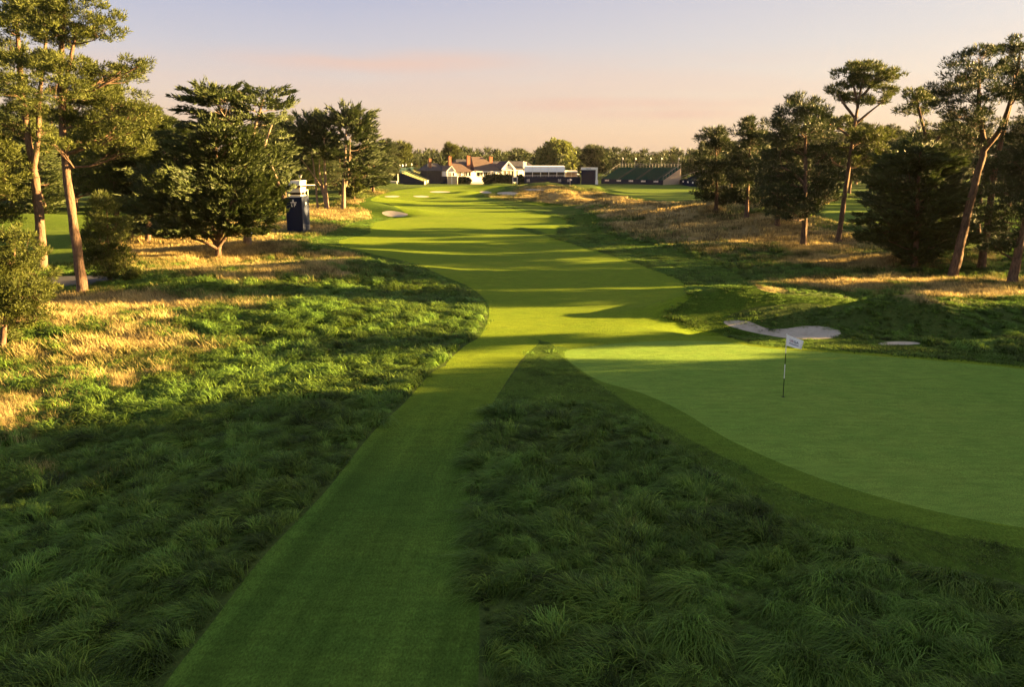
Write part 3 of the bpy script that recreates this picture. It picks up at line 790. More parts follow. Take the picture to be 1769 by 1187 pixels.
TREE_ID = [0]
GX, GY = 1.22, 1.36
def tree(name, label, base_px, trunks, blobs_px, kind='pine', mat='pine', bark='bark', r0=.3, group=None, depth=1.0, dens=1.0, csz=9.0, Y=None, twigs=1.0, need=1.0, cat='tree', gx=1.0, gy=1.0):
    TREE_ID[0] += 1
    r = np.random.default_rng(100 + TREE_ID[0])
    if Y is None:
        base = hit1(*base_px)
    else:
        base = P(base_px[0], base_px[1], Y); base.z = float(H(base.x, base.y))
    Y = base.y
    mpp = Y / F0 * 1.02
    root = empty(name, base)
    tag(root, label, cat, group)
    # trunk polylines, first is the main one
    Vt = []; Ft = []
    lines = []
    for ti, tl in enumerate(trunks):
        dy = 0.0
        pl = []
        n = len(tl)
        rz = r.normal(0, .04)
        for i, (px, py) in enumerate(tl):
            frac = i / max(1, n - 1)
            if i == 0 and ti == 0: p = base.copy(); p.z -= .25
            else: p = P(px, py, Y + (0 if ti == 0 and i == 0 else frac * rz * 10 + (r.uniform(-1.5, 1.5) * frac if ti else 0)))
            pl.append(p)
        # resample smooth
        sm = []
        for i in range(n - 1):
            p0, p1, p2, p3 = pl[max(i - 1, 0)], pl[i], pl[i + 1], pl[min(i + 2, n - 1)]
            for j in range(4):
                t = j / 4
                sm.append(.5 * ((2 * p1) + (-p0 + p2) * t + (2 * p0 - 5 * p1 + 4 * p2 - p3) * t * t + (-p0 + 3 * p1 - 3 * p2 + p3) * t ** 3))
        sm.append(pl[-1])
        rb = r0 * .85 if ti == 0 else r0 * .5
        m = len(sm)
        rad = [rb * (1 - .72 * i / (m - 1)) * (1.45 if (ti == 0 and i == 0) else 1.12 if (ti == 0 and i == 1) else 1) for i in range(m)]
        v, f = tube_arrays([p - base for p in sm], rad, 9 if ti == 0 else 7, ti)
        s = len(Vt); Vt += v; Ft += [tuple(s + q for q in g) for g in f]
        lines += [(sm[i], rad[i]) for i in range(max(1, int(m * .25)), m)]
    LP = np.array([tuple(p) for p, _ in lines]); LR = np.array([q for _, q in lines])
    blobs = []
    zs = [b[1] for b in blobs_px]; ymin, ymax = min(zs), max(zs)
    blobs_px = [(px, py, rx * GX * gx, ry * GY * gy) for (px, py, rx, ry) in blobs_px]
    for (px, py, rx, ry) in blobs_px:
        dd = r.uniform(-1, 1) * depth * rx * mpp * .9
        c = P(px, py, Y + dd)
        blobs.append((tuple(c), rx * mpp, rx * mpp * .85 * depth, ry * mpp))
    # extra blobs off the picture plane so the crown is round from the side
    for (px, py, rx, ry) in blobs_px[::2]:
        ax = LP[np.argmin(np.abs(LP[:, 2] - P(px, py, Y).z))]
        c = P(px, py, Y); off = abs(c.x - ax[0]) + rx * mpp * .4
        s = r.choice([-1, 1])
        blobs.append(((ax[0] + (c.x - ax[0]) * .35, Y + s * off * .8, c.z), rx * mpp * .8, rx * mpp * .8, ry * mpp * .8))
    def axis(q):
        i = np.argmin(np.linalg.norm(q[:, None, :] * np.array([1, 1, .7]) - LP[None] * np.array([1, 1, .7]), axis=2), axis=1)
        a = LP[i].copy(); a[:, 2] -= .3
        return a
    V, Fc, tint, Cc, Cs = foliage(blobs, axis, mpp, kind, r, dens, csz, need)
    # branches: trunk -> blob, blob -> clumps
    for bi_, (c, a, d, b) in enumerate(blobs):
        cz = np.array(c)
        tgt = cz - np.array([0, 0, b * .2])
        dist = np.linalg.norm(LP - tgt, axis=1) + np.maximum(0, LP[:, 2] - tgt[2] + .3 * np.linalg.norm(LP[:, :2] - tgt[:2], axis=1)) * 2
        i = int(np.argmin(dist))
        Lb = float(np.linalg.norm(LP[i] - tgt))
        rb = min(LR[i] * .45, .02 + Lb * .012)
        pl = bend(LP[i], tgt, 5, r, .08)
        v, f = tube_arrays([p - base for p in pl], [rb * (1 - .6 * k_ / 5) for k_ in range(6)], 5)
        s = len(Vt); Vt += v; Ft += [tuple(s + q for q in g) for g in f]
        if twigs > 0:
            near = np.where(np.all(np.abs((Cc - cz) / np.array([a, d, b])) < 1.1, axis=1))[0]
            if len(near):
                for j in r.choice(near, min(len(near), int(9 * twigs)), replace=False):
                    k0 = int(r.integers(2, 6))
                    pl2 = bend(pl[k0], Cc[j], 3, r, .05)
                    v, f = tube_arrays([p - base for p in pl2], [rb * .38, rb * .3, rb * .22, rb * .12], 4)
                    s = len(Vt); Vt += v; Ft += [tuple(s + q for q in g) for g in f]
    me = np_mesh('trunk', [tuple(v) for v in Vt], Ft, smooth=True)
    tr = link('trunk', me, M[bark], root)
    me = np_mesh('crown', V - np.array(base), Fc, {'tint': tint})
    link('crown', me, M[mat], root)
    return root

def place(src, label, px, Y, scale=1.0, rz=0.0, group=None, x=None):
    c = copy_tree(src)
    if x is None: x = P(px, 300, Y).x
    c.location = (x, Y, float(H(x, Y)) - .05)
    c.rotation_euler = (0, 0, rz); c.scale = (scale, scale, scale)
    c['label'] = label
    if group: c['group'] = group
    elif 'group' in c: del c['group']
    return c

#TREES_BEGIN
T1 = tree('pine_tree', 'tall sunlit pine with a long bare trunk, nearest tall tree on the left', (143, 508),
     [[(143, 508), (136, 450), (126, 380), (114, 290), (107, 200), (105, 110), (110, 30), (116, -70)], [(107, 190), (112, 150), (124, 90), (135, 40)]],
     [(120, -70, 60, 35), (150, 20, 50, 22), (65, 25, 45, 20), (180, 55, 32, 11), (110, 60, 45, 18), (200, 128, 42, 12), (235, 112, 20, 14), (85, 150, 60, 18), (150, 165, 50, 16),
      (215, 175, 40, 16), (250, 200, 24, 16), (190, 218, 48, 18), (235, 250, 28, 14), (150, 250, 36, 10), (120, 200, 40, 10), (60, 100, 40, 12), (110, 110, 45, 14)], r0=.36, mat='pine', dens=1.15, gx=.98, gy=.9)
T2 = tree('pine_tree', 'forked sunlit pine standing left of the tallest left trunk', (72, 465),
     [[(72, 465), (70, 400), (63, 330), (57, 285), (48, 235), (38, 150), (30, 60), (26, -30)], [(58, 288), (66, 235), (68, 170), (78, 80), (84, 20)]],
     [(30, 40, 48, 18), (15, 85, 38, 14), (60, 105, 40, 14), (10, 145, 40, 14), (72, 185, 44, 12), (15, 205, 45, 14), (40, 0, 50, 18), (30, -40, 50, 30), (50, 225, 40, 10), (-30, 120, 40, 25)], r0=.42, mat='pine', dens=1.1, gx=.95, gy=.9)
T3 = tree('pine_tree', 'golden-lit pine crown behind the tallest left trunk', (205, 425),
     [[(205, 425), (200, 340), (196, 250), (190, 150)]],
     [(172, 150, 36, 20), (215, 235, 45, 22), (178, 280, 48, 22), (240, 285, 32, 18), (150, 318, 28, 14), (255, 215, 18, 18), (200, 190, 40, 20), (210, 325, 40, 16), (140, 230, 30, 16)], r0=.3)
T4 = tree('young_pine', 'bushy young pine between two tall trunks at the left', (190, 487),
     [[(190, 487), (188, 430), (183, 345)]],
     [(183, 350, 18, 12), (176, 372, 26, 14), (190, 395, 32, 16), (172, 412, 30, 14), (198, 430, 30, 16), (180, 452, 38, 14), (202, 465, 24, 12), (160, 440, 20, 12)], r0=.12)
tree('shrub', 'small dark shrub beside the bushy young pine', (232, 484), [[(232, 484), (232, 474)]], [(232, 474, 12, 7), (226, 478, 8, 5)], r0=.03, csz=5)
T5 = tree('young_pine', 'low pine filling the left edge above the dry grass', (2, 602),
     [[(2, 602), (8, 560), (20, 500), (26, 410)]],
     [(25, 405, 26, 12), (45, 435, 32, 16), (12, 450, 34, 18), (60, 470, 28, 14), (30, 490, 42, 16), (68, 505, 28, 15), (30, 520, 36, 14), (10, 535, 30, 12), (-25, 470, 34, 30), (40, 548, 36, 14), (68, 540, 26, 11), (8, 572, 24, 14)], r0=.16)
T6 = tree('pine_tree', 'pine boughs reaching in at the left edge above the low pine', (-45, 470),
     [[(-45, 470), (-40, 380), (-30, 260), (-25, 180)]],
     [(12, 298, 34, 18), (20, 335, 30, 14), (5, 370, 32, 12), (-5, 262, 38, 16), (-50, 320, 40, 30), (-40, 240, 40, 25)], r0=.3)
T16 = tree('cypress_tree', 'dark cypress in shade behind the big spreading cypress', (255, 420),
     [[(255, 420), (258, 360), (265, 280), (272, 210)]],
     [(280, 225, 32, 18), (262, 258, 40, 22), (285, 300, 46, 24), (245, 310, 34, 24), (242, 350, 34, 22), (275, 365, 50, 22), (250, 390, 42, 14)], kind='cypress', mat='cypress', r0=.3)
T7 = tree('cypress_tree', 'big bushy cypress spreading from a short pale trunk, left of the navy tower', (377, 447),
     [[(377, 447), (377, 432), (378, 415), (380, 370), (375, 300), (372, 230)], [(377, 428), (362, 408), (335, 390), (305, 372)], [(378, 425), (398, 400), (425, 385), (450, 375)],
      [(377, 420), (366, 390), (350, 350)], [(378, 418), (392, 380), (402, 340)], [(376, 430), (352, 418), (318, 405)]],
     [(366, 222, 26, 14), (335, 240, 42, 18), (400, 242, 36, 18), (300, 272, 52, 20), (362, 272, 50, 22), (420, 278, 42, 22), (278, 315, 42, 22), (340, 318, 52, 22), (405, 322, 48, 22), (448, 325, 30, 18),
      (270, 355, 36, 18), (320, 362, 52, 18), (385, 365, 52, 18), (445, 365, 36, 14), (300, 395, 44, 12), (365, 398, 50, 10), (430, 392, 40, 10), (462, 350, 22, 12)], kind='cypress', mat='cypress', bark='bark', r0=.32)
T8 = tree('cypress_tree', 'tall flat-topped cypress rising behind the big bushy one', (428, 425),
     [[(428, 425), (426, 340), (430, 260), (445, 205), (455, 170)], [(430, 265), (405, 215), (375, 180), (350, 165)], [(426, 350), (452, 265), (470, 215)], [(490, 345), (478, 310), (460, 262)]],
     [(345, 156, 28, 5), (385, 166, 42, 7), (345, 172, 30, 6), (430, 158, 40, 5), (470, 162, 26, 5), (420, 178, 60, 8), (468, 182, 30, 6), (330, 190, 22, 5), (400, 200, 45, 8), (455, 205, 36, 8), (375, 215, 34, 7), (440, 232, 45, 10),
      (462, 262, 34, 12), (478, 290, 24, 16), (435, 280, 36, 16), (482, 325, 18, 14)], kind='cypress', mat='cypress', bark='bark_grey', r0=.35, gx=1.1, gy=.75, dens=1.25)
T9 = tree('cypress_tree', 'multi-stemmed tree with pale slanting trunks right of the navy tower', (565, 362),
     [[(565, 362), (563, 330), (561, 290), (560, 240)], [(562, 352), (555, 325), (538, 298), (518, 272)], [(549, 362), (546, 325), (541, 280), (535, 245)], [(562, 340), (552, 300), (553, 260)]],
     [(532, 206, 22, 9), (515, 228, 20, 12), (545, 228, 26, 12), (562, 212, 18, 8), (505, 255, 14, 14), (562, 245, 24, 12), (532, 252, 26, 10), (510, 280, 14, 14), (572, 265, 20, 10)], kind='cypress', mat='pine_dark', bark='bark_grey', r0=.38, csz=8)
T10 = tree('cypress_tree', 'flat-topped tree with one straight pale trunk at the edge of the left wood', (593, 362),
     [[(593, 362), (594, 320), (596, 280), (598, 215)], [(597, 322), (603, 285), (605, 240)]],
     [(600, 196, 24, 5), (622, 200, 18, 5), (588, 208, 16, 7), (610, 212, 26, 8), (628, 226, 18, 12), (603, 234, 22, 8), (636, 248, 12, 14), (630, 268, 18, 14), (636, 295, 15, 18)], kind='cypress', mat='pine_dark', bark='bark_grey', r0=.4, csz=8)
T11 = tree('conifer_tree', 'small cone-shaped conifer beside the straight pale trunk', (612, 345), [[(612, 345), (612, 290)]],
     [(612, 292, 5, 7), (612, 306, 8, 8), (612, 320, 11, 8), (612, 334, 12, 6)], kind='cypress', mat='pine', r0=.14, csz=6)
T12 = tree('cypress_tree', 'dark tree ending the left wood above the small conifer', (645, 332), [[(645, 332), (645, 290), (650, 252)]],
     [(652, 254, 10, 5), (645, 268, 15, 9), (652, 285, 14, 12), (636, 292, 18, 13), (648, 308, 18, 9), (632, 316, 16, 7)], kind='cypress', mat='pine_dark', r0=.35, csz=7)
T13 = tree('pine_tree', 'round-topped pine behind the small grandstand', (690, 316), [[(690, 316), (690, 285), (692, 258)]],
     [(692, 255, 16, 6), (702, 262, 11, 7), (682, 266, 13, 8), (690, 282, 16, 12), (680, 300, 12, 9), (700, 300, 10, 8)], Y=300, csz=6, r0=.4)
T15 = tree('pine_tree', 'lone pine standing above the clubhouse roof', (779, 300), [[(779, 300), (779, 280), (778, 256)]],
     [(778, 254, 9, 4), (785, 262, 7, 4), (770, 262, 6, 3), (780, 271, 9, 4)], Y=312, csz=4.5, r0=.35)
T17 = tree('broadleaf_tree', 'large round yellow-green tree behind the white tents', (964, 305), [[(964, 305), (964, 280), (962, 262)]],
     [(962, 252, 18, 6), (946, 262, 12, 8), (975, 262, 14, 9), (958, 274, 24, 9), (984, 278, 10, 9), (942, 280, 12, 8), (965, 288, 24, 7)], kind='broad', mat='broad', Y=320, csz=6, r0=.5)
T19 = tree('pine_tree', 'dark pine behind the navy scoreboard', (1030, 305), [[(1030, 305), (1030, 280), (1028, 258)]],
     [(1027, 257, 12, 4), (1020, 265, 10, 6), (1036, 266, 12, 6), (1028, 280, 16, 9), (1042, 284, 12, 9)], Y=330, csz=5.5, mat='pine_dark', r0=.4)
T20 = tree('pine_tree', 'leftmost of the dark pines right of the dunes', (1237, 365), [[(1237, 365), (1238, 320), (1236, 230)]],
     [(1236, 230, 20, 8), (1224, 244, 18, 8), (1246, 250, 18, 10), (1228, 265, 22, 9), (1222, 288, 22, 11), (1246, 290, 18, 12), (1232, 312, 28, 10), (1222, 332, 24, 10), (1244, 345, 22, 7)], mat='pine_dark', r0=.3, csz=8)
T21 = tree('pine_tree', 'second dark pine from the left in the row right of the dunes', (1290, 374), [[(1290, 374), (1292, 320), (1298, 215)]],
     [(1300, 214, 20, 7), (1288, 228, 20, 9), (1312, 236, 18, 10), (1290, 252, 26, 10), (1278, 275, 22, 12), (1305, 280, 24, 14), (1285, 305, 30, 12), (1275, 335, 24, 12), (1302, 340, 26, 12)], mat='pine_dark', r0=.32, csz=8)
T22 = tree('pine_tree', 'broad dense pine with dark boughs down to a short bare trunk', (1388, 425), [[(1388, 425), (1390, 380), (1391, 300), (1392, 180)], [(1391, 320), (1372, 300), (1350, 288)]],
     [(1388, 172, 24, 8), (1370, 190, 28, 10), (1404, 196, 26, 11), (1345, 208, 18, 8), (1380, 216, 40, 12), (1420, 222, 20, 10), (1350, 240, 32, 14), (1398, 244, 38, 14), (1430, 262, 20, 10), (1372, 275, 46, 14),
      (1340, 300, 34, 14), (1405, 300, 38, 14), (1345, 335, 36, 14), (1398, 338, 40, 14), (1370, 365, 40, 10), (1432, 330, 22, 12)], mat='pine_dark', r0=.34)
T22b = tree('pine_tree', 'low dark pine tucked behind the broad dense pine', (1343, 387), [[(1343, 387), (1344, 340), (1340, 270)]],
     [(1340, 265, 22, 10), (1330, 290, 28, 14), (1350, 315, 30, 14), (1325, 340, 26, 14), (1352, 355, 28, 10)], mat='pine_dark', r0=.3, csz=8)
T23 = tree('pine_tree', 'tall slender pine with a bare leaning trunk and airy crown', (1448, 418), [[(1448, 418), (1456, 360), (1466, 290), (1476, 220), (1484, 170), (1494, 120)], [(1476, 215), (1500, 195), (1525, 175)], [(1478, 205), (1455, 175), (1448, 160)], [(1482, 185), (1475, 150), (1466, 130)], [(1486, 170), (1508, 145), (1524, 132)], [(1472, 240), (1450, 222), (1432, 214)], [(1470, 255), (1495, 240), (1512, 236)]],
     [(1492, 114, 28, 6), (1466, 128, 22, 6), (1522, 130, 22, 8), (1446, 154, 15, 6), (1490, 142, 30, 7), (1534, 156, 16, 7), (1474, 168, 24, 5), (1514, 172, 26, 6), (1440, 212, 32, 8), (1420, 236, 22, 10),
      (1504, 232, 32, 9), (1522, 256, 22, 10), (1448, 258, 24, 6), (1494, 272, 24, 9), (1416, 262, 20, 8)], mat='pine', r0=.3, csz=6, gx=.98, gy=1.15, dens=.72)
T24 = tree('pine_tree', 'open-crowned pine glowing behind the dark spreading cypress', (1620, 425), [[(1620, 425), (1616, 340), (1606, 270), (1590, 200), (1582, 160)], [(1606, 270), (1632, 220), (1650, 190)]],
     [(1580, 162, 22, 8), (1600, 176, 22, 9), (1568, 190, 14, 7), (1612, 222, 32, 8), (1578, 238, 20, 7), (1602, 258, 36, 8), (1642, 268, 28, 10), (1555, 284, 26, 8), (1650, 232, 22, 8)], mat='pine', r0=.3, csz=8, Y=72)
T25 = tree('cypress_tree', 'near-black spreading cypress reaching the ground right of the slender pine', (1580, 460), [[(1580, 460), (1582, 430), (1585, 350), (1590, 260)]],
     [(1588, 255, 28, 14), (1570, 278, 38, 16), (1610, 280, 38, 18), (1560, 308, 46, 18), (1620, 312, 44, 20), (1548, 345, 46, 18), (1600, 345, 50, 20), (1645, 345, 30, 20), (1535, 380, 42, 14), (1590, 382, 52, 18),
      (1645, 385, 30, 18), (1530, 408, 34, 10), (1580, 418, 48, 16), (1630, 415, 40, 14), (1585, 442, 36, 10)], kind='cypress', mat='cypress', r0=.3, dens=1.4)
T26 = tree('pine_tree', 'large pine with a thick leaning trunk that forks high, at the right', (1645, 480), [[(1645, 480), (1655, 440), (1668, 385), (1686, 310), (1700, 255), (1692, 200), (1690, 120)], [(1700, 258), (1728, 222), (1746, 170), (1752, 130)]],
     [(1690, 92, 26, 9), (1652, 106, 18, 9), (1668, 126, 30, 12), (1708, 118, 28, 12), (1640, 150, 28, 10), (1682, 160, 38, 14), (1722, 160, 24, 12), (1630, 182, 24, 8), (1668, 196, 36, 10), (1705, 212, 28, 9), (1650, 225, 28, 8), (1672, 248, 26, 8)], mat='pine_dark', r0=.42)
T27 = tree('pine_tree', 'pine with its trunk rising between the forked pine and the right edge', (1695, 462), [[(1695, 462), (1706, 390), (1718, 300), (1730, 240), (1750, 160), (1762, 90)]],
     [(1742, 88, 20, 9), (1762, 74, 18, 8), (1768, 115, 22, 12), (1738, 132, 20, 9), (1762, 160, 20, 12), (1738, 255, 28, 10), (1765, 285, 26, 12), (1720, 292, 24, 10)], mat='pine_dark', r0=.32)
T28 = tree('pine_tree', 'dark pine cut off by the right edge, its trunk lowest in the picture', (1748, 492), [[(1748, 492), (1756, 450), (1770, 390), (1790, 300), (1805, 180)]],
     [(1762, 225, 30, 14), (1748, 275, 30, 14), (1738, 330, 34, 14), (1765, 350, 36, 16), (1728, 372, 28, 12), (1748, 400, 34, 12), (1722, 425, 26, 9), (1800, 250, 44, 30), (1810, 160, 44, 34), (1800, 350, 44, 34), (1770, 300, 26, 14)], mat='pine_dark', r0=.4)
T29 = tree('cypress_tree', 'low dark tree trunk and boughs between the two right-hand trunks', (1692, 455), [[(1692, 455), (1692, 420), (1690, 370)]],
     [(1690, 375, 26, 12), (1705, 400, 30, 12), (1680, 415, 22, 10), (1715, 420, 24, 10)], kind='cypress', mat='cypress', r0=.35, Y=64)

# the belt across the left-hand fairway, the wood behind the tower, and trees beyond the right-hand row
g1 = 'shaded trees across the left-hand fairway'
for i, (px, Yy, sc_, src) in enumerate([(-60, 112, 1.0, T7), (15, 120, 1.15, T22), (75, 108, .9, T16), (125, 125, 1.25, T7), (180, 118, 1.1, T22), (235, 122, 1.1, T16), (290, 118, 1.1, T22), (40, 150, 1.5, T22), (110, 155, 1.5, T16), (-20, 140, 1.4, T16), (210, 150, 1.5, T7)]):
    place(src, {T7: 'spreading cypress', T16: 'dark narrow cypress', T22: 'dark pine'}[src] + ' in the shaded belt across the left-hand fairway', px, Yy, sc_, i * 1.3, g1)
g2 = 'trees of the wood behind the navy tower'
for i, (px, Yy, sc_, src) in enumerate([(345, 130, 1.0, T22), (400, 138, 1.0, T16), (455, 150, 1.15, T22), (490, 160, 1.0, T7), (520, 165, .95, T16), (556, 172, 1.05, T22), (585, 180, .9, T16), (612, 195, .95, T22), (640, 215, 1.0, T16), (665, 230, .95, T22), (500, 185, 1.3, T22), (545, 195, 1.2, T16)]):
    place(src, {T7: 'spreading cypress', T16: 'dark narrow cypress', T22: 'dark pine'}[src] + ' in the wood behind the navy tower and pale trunks', px, Yy, sc_, i * 1.7 + .6, g2)
g3 = 'trees beyond the right-hand row of pines'
for i, (px, Yy, sc_, src) in enumerate([(1265, 150, 1.0, T21), (1320, 165, 1.05, T16), (1365, 145, .95, T21), (1410, 160, .9, T16), (1470, 190, 1.2, T22), (1505, 200, 1.1, T16), (1545, 185, 1.2, T22), (1590, 175, 1.1, T16), (1640, 165, 1.2, T22), (1700, 150, 1.1, T16), (1750, 140, 1.2, T22), (1800, 120, 1.2, T7), (1480, 260, 1.6, T22), (1540, 270, 1.6, T16), (1440, 250, 1.4, T16), (1600, 250, 1.5, T7), (1390, 240, 1.3, T22), (1325, 250, 1.2, T22), (1220, 290, 1.1, T22), (1265, 270, 1.1, T16), (1680, 230, 1.5, T22), (1760, 210, 1.4, T16)]):
    place(src, {T7: 'spreading cypress', T16: 'dark narrow cypress', T22: 'broad dark pine', T21: 'slim dark pine'}[src] + ' beyond the right-hand row of pines', px, Yy, sc_, i * 2.1 + .3, g3)
# trees standing out of the picture on the right, which shade the green and the rough
g4 = 'trees beside the green, right of the picture'
for i, (xx, Yy, sc_, src) in enumerate([(36, 4, 1.0, T7), (38, 12, 1.0, T25), (37, 20, 1.05, T7), (39, 27, 1.0, T25), (43, -6, 1.1, T25), (42, -16, 1.1, T7), (48, 8, 1.2, T22), (49, 17, 1.2, T7), (50, 25, 1.2, T25), (52, 33.7, 1.05, T7),
                                      (56, 0, 1.3, T22), (58, 12, 1.3, T7), (60, 22, 1.25, T25), (62, 31, 1.2, T22), (40, 33.1, .8, T25), (70, 5, 1.5, T7), (72, 20, 1.4, T7), (55, -12, 1.3, T22), (74, 34.2, 1.1, T7)]):
    place(src, 'tall dense tree beside the green outside the right of the picture', 0, Yy, sc_, i * 1.9, g4, x=xx)
# unseen trees added and spaced to stripe the fairway with shade
g5 = 'unseen trees added to stripe the fairway with shade'
for i, (xx, Yy, sc_, src) in enumerate([(60, 43.7, .75, T23), (33, 40.6, .42, T22)] + [(.66 * yy + 9 + 2 * (k % 2), yy, (.92 + .0042 * (yy - 50)), T22) for k, yy in enumerate((54, 61.5, 69.5, 77.5, 86, 95, 104, 114, 125, 137, 150, 164))]):
    place(src, 'unseen tree added beyond the bunkers to stripe the fairway with shade', 0, Yy, sc_, i * 1.1 + .2, g5, x=xx)
#TREES_END

def far_wood():
    r = np.random.default_rng(77)
    Vs = []; Fs = []; Ts = []; off = 0
    def one(x, Y, h, wd, mpp, kind):
        nonlocal off
        blobs = []
        for k_ in range(5):
            t = k_ / 4
            blobs.append(((x + r.normal(0, wd * .22), Y + r.normal(0, wd * .2), h * (.25 + .68 * t)), wd * (.62 - .34 * t) , wd * .5, h * .13))
        V, Fc, tint, *_ = foliage(blobs, lambda q: np.column_stack([np.full(len(q), x), np.full(len(q), Y), q[:, 2] - .5]), mpp, kind, r, .8, 5.0, .42)
        Vs.append(V); Fs.append(Fc + off); Ts.append(tint); off += len(V)
    for i in range(330):
        Y = r.uniform(330, 620) if i % 3 else r.uniform(300, 380)
        px = r.uniform(560, 1330)
        if i > 250: px = r.choice([r.uniform(-200, 560), r.uniform(1330, 1950)])
        x = P(px, 272, Y).x
        top = 8.2 + Y / F0 * r.uniform(-1, 13) if Y > 380 else 8.2 + Y / F0 * r.uniform(-8, 6)
        one(x, Y, max(7, top), r.uniform(3.0, 6.0) * (1 + .2 * (Y > 400)), Y / F0, 'pine' if i % 4 else 'broad')
    me = np_mesh('distant_woods', np.concatenate(Vs), np.concatenate(Fs), {'tint': np.concatenate(Ts)})
    o = link('distant_woods', me, M['pine_dark'])
    tag(o, 'far hazy woods along the horizon behind the clubhouse', 'woods', None, 'stuff')
far_wood()
for i, (px, Yy, s_, src, lb) in enumerate([(722, 300, .75, T20, 'slim pine just right of the round-topped pine behind the small grandstand'), (742, 296, .6, T21, 'low dark pine left of the clubhouse chimney'),
        (1000, 330, .85, T21, 'dark pine between the round yellow-green tree and the scoreboard'), (1065, 330, .8, T20, 'pine rising behind the left end of the green grandstand'),
        (1132, 345, .95, T21, 'taller pine above the middle of the green grandstand'), (1163, 350, .95, T20, 'taller pine above the right end of the green grandstand'), (1095, 340, .75, T22, 'broad pine behind the green grandstand seats'),
        (1200, 330, .8, T22, 'broad pine behind the shaded second grandstand')]):
    place(src, lb, px, Yy, s_, i * 1.1)

#BUILDINGS
class MB:
    """collects boxes and prisms and links them as ONE mesh object"""
    def __init__(self): self.V = []; self.F = []
    def poly(self, pts, faces):
        s = len(self.V); self.V += [tuple(p) for p in pts]; self.F += [tuple(s + i for i in f) for f in faces]
    def box(self, x0, x1, y0, y1, z0, z1):
        self.poly([(x0, y0, z0), (x1, y0, z0), (x1, y1, z0), (x0, y1, z0), (x0, y0, z1), (x1, y0, z1), (x1, y1, z1), (x0, y1, z1)],
                  [(0, 3, 2, 1), (4, 5, 6, 7), (0, 1, 5, 4), (1, 2, 6, 5), (2, 3, 7, 6), (3, 0, 4, 7)])
        return self
    def prism(self, pts, d):
        """pts: closed outline of 3-D points, extruded by the vector d"""
        n = len(pts); d = Vector(d)
        a = [Vector(p) for p in pts]; b = [p + d for p in a]
        self.poly(a + b, [tuple(range(n))[::-1], tuple(range(n, 2 * n))] + [(i, (i + 1) % n, n + (i + 1) % n, n + i) for i in range(n)])
        return self
    def bar(self, a, b, r, sides=5):
        v, f = tube_arrays([a, b], [r, r], sides); self.poly(v, f + [tuple(range(sides)), tuple(range(sides, 2 * sides))]); return self
    def build(self, name, mat, parent=None, off=None):
        o = off or (parent.location if parent is not None and parent.type == 'EMPTY' else Vector((0, 0, 0)))
        me = bpy.data.meshes.new(name)
        me.from_pydata([(v[0] - o[0], v[1] - o[1], v[2] - o[2]) for v in self.V], [], self.F)
        me.materials.append(mat) if mat else None
        ob = bpy.data.objects.new(name, me); COL.objects.link(ob)
        if parent is not None: ob.parent = parent
        return ob

M['white'] = flat_mat('white_paint', (.82, .80, .76), .6, .05)
M['cream'] = flat_mat('cream_canvas', (.70, .64, .54), .8, .06)
M['navy'] = flat_mat('navy_fabric', (.006, .013, .042), .8, .15)
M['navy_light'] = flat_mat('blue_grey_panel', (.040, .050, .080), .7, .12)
M['glass'] = flat_mat('dark_window', (.02, .018, .016), .15, .2)
M['brick'] = flat_mat('chimney_brick', (.30, .135, .08), .9, .2, 6)
M['shingle'] = flat_mat('roof_shingle', (.115, .082, .068), .9, .18, 2.5)
M['slate'] = flat_mat('dark_roof', (.060, .058, .065), .85, .2, 2.5)
M['grey'] = flat_mat('grey_metal', (.30, .29, .27), .6, .1)
M['seat_green'] = flat_mat('green_seats', (.004, .060, .054), .9, .15, 1.5)
M['seat_grey'] = flat_mat('pale_seats', (.12, .13, .065), .8, .1, 1.5)
M['seat_dark'] = flat_mat('slate_seats', (.022, .034, .042), .9, .15, 1.5)
M['aisle'] = flat_mat('aisle_steps', (.04, .08, .075), .8, .1)
M['beige'] = flat_mat('beige_ply', (.42, .33, .25), .8, .1)
M['hedge'] = leaf_mat('hedge_leaves', (.010, .020, .012), (.03, .05, .02), .15)
M['black'] = flat_mat('black_paint', (.012, .014, .012), .5, .1)
M['flag'] = flat_mat('flag_cloth', (.90, .89, .94), .8, .02)
M['ink_navy'] = flat_mat('flag_navy_print', (.010, .012, .09), .7, .02)
M['ink_red'] = flat_mat('flag_red_print', (.22, .03, .14), .7, .02)

def zpx(py, Y): return P(884.5, py, Y).z
def xpx(px, Y, py=300): return P(px, py, Y).x

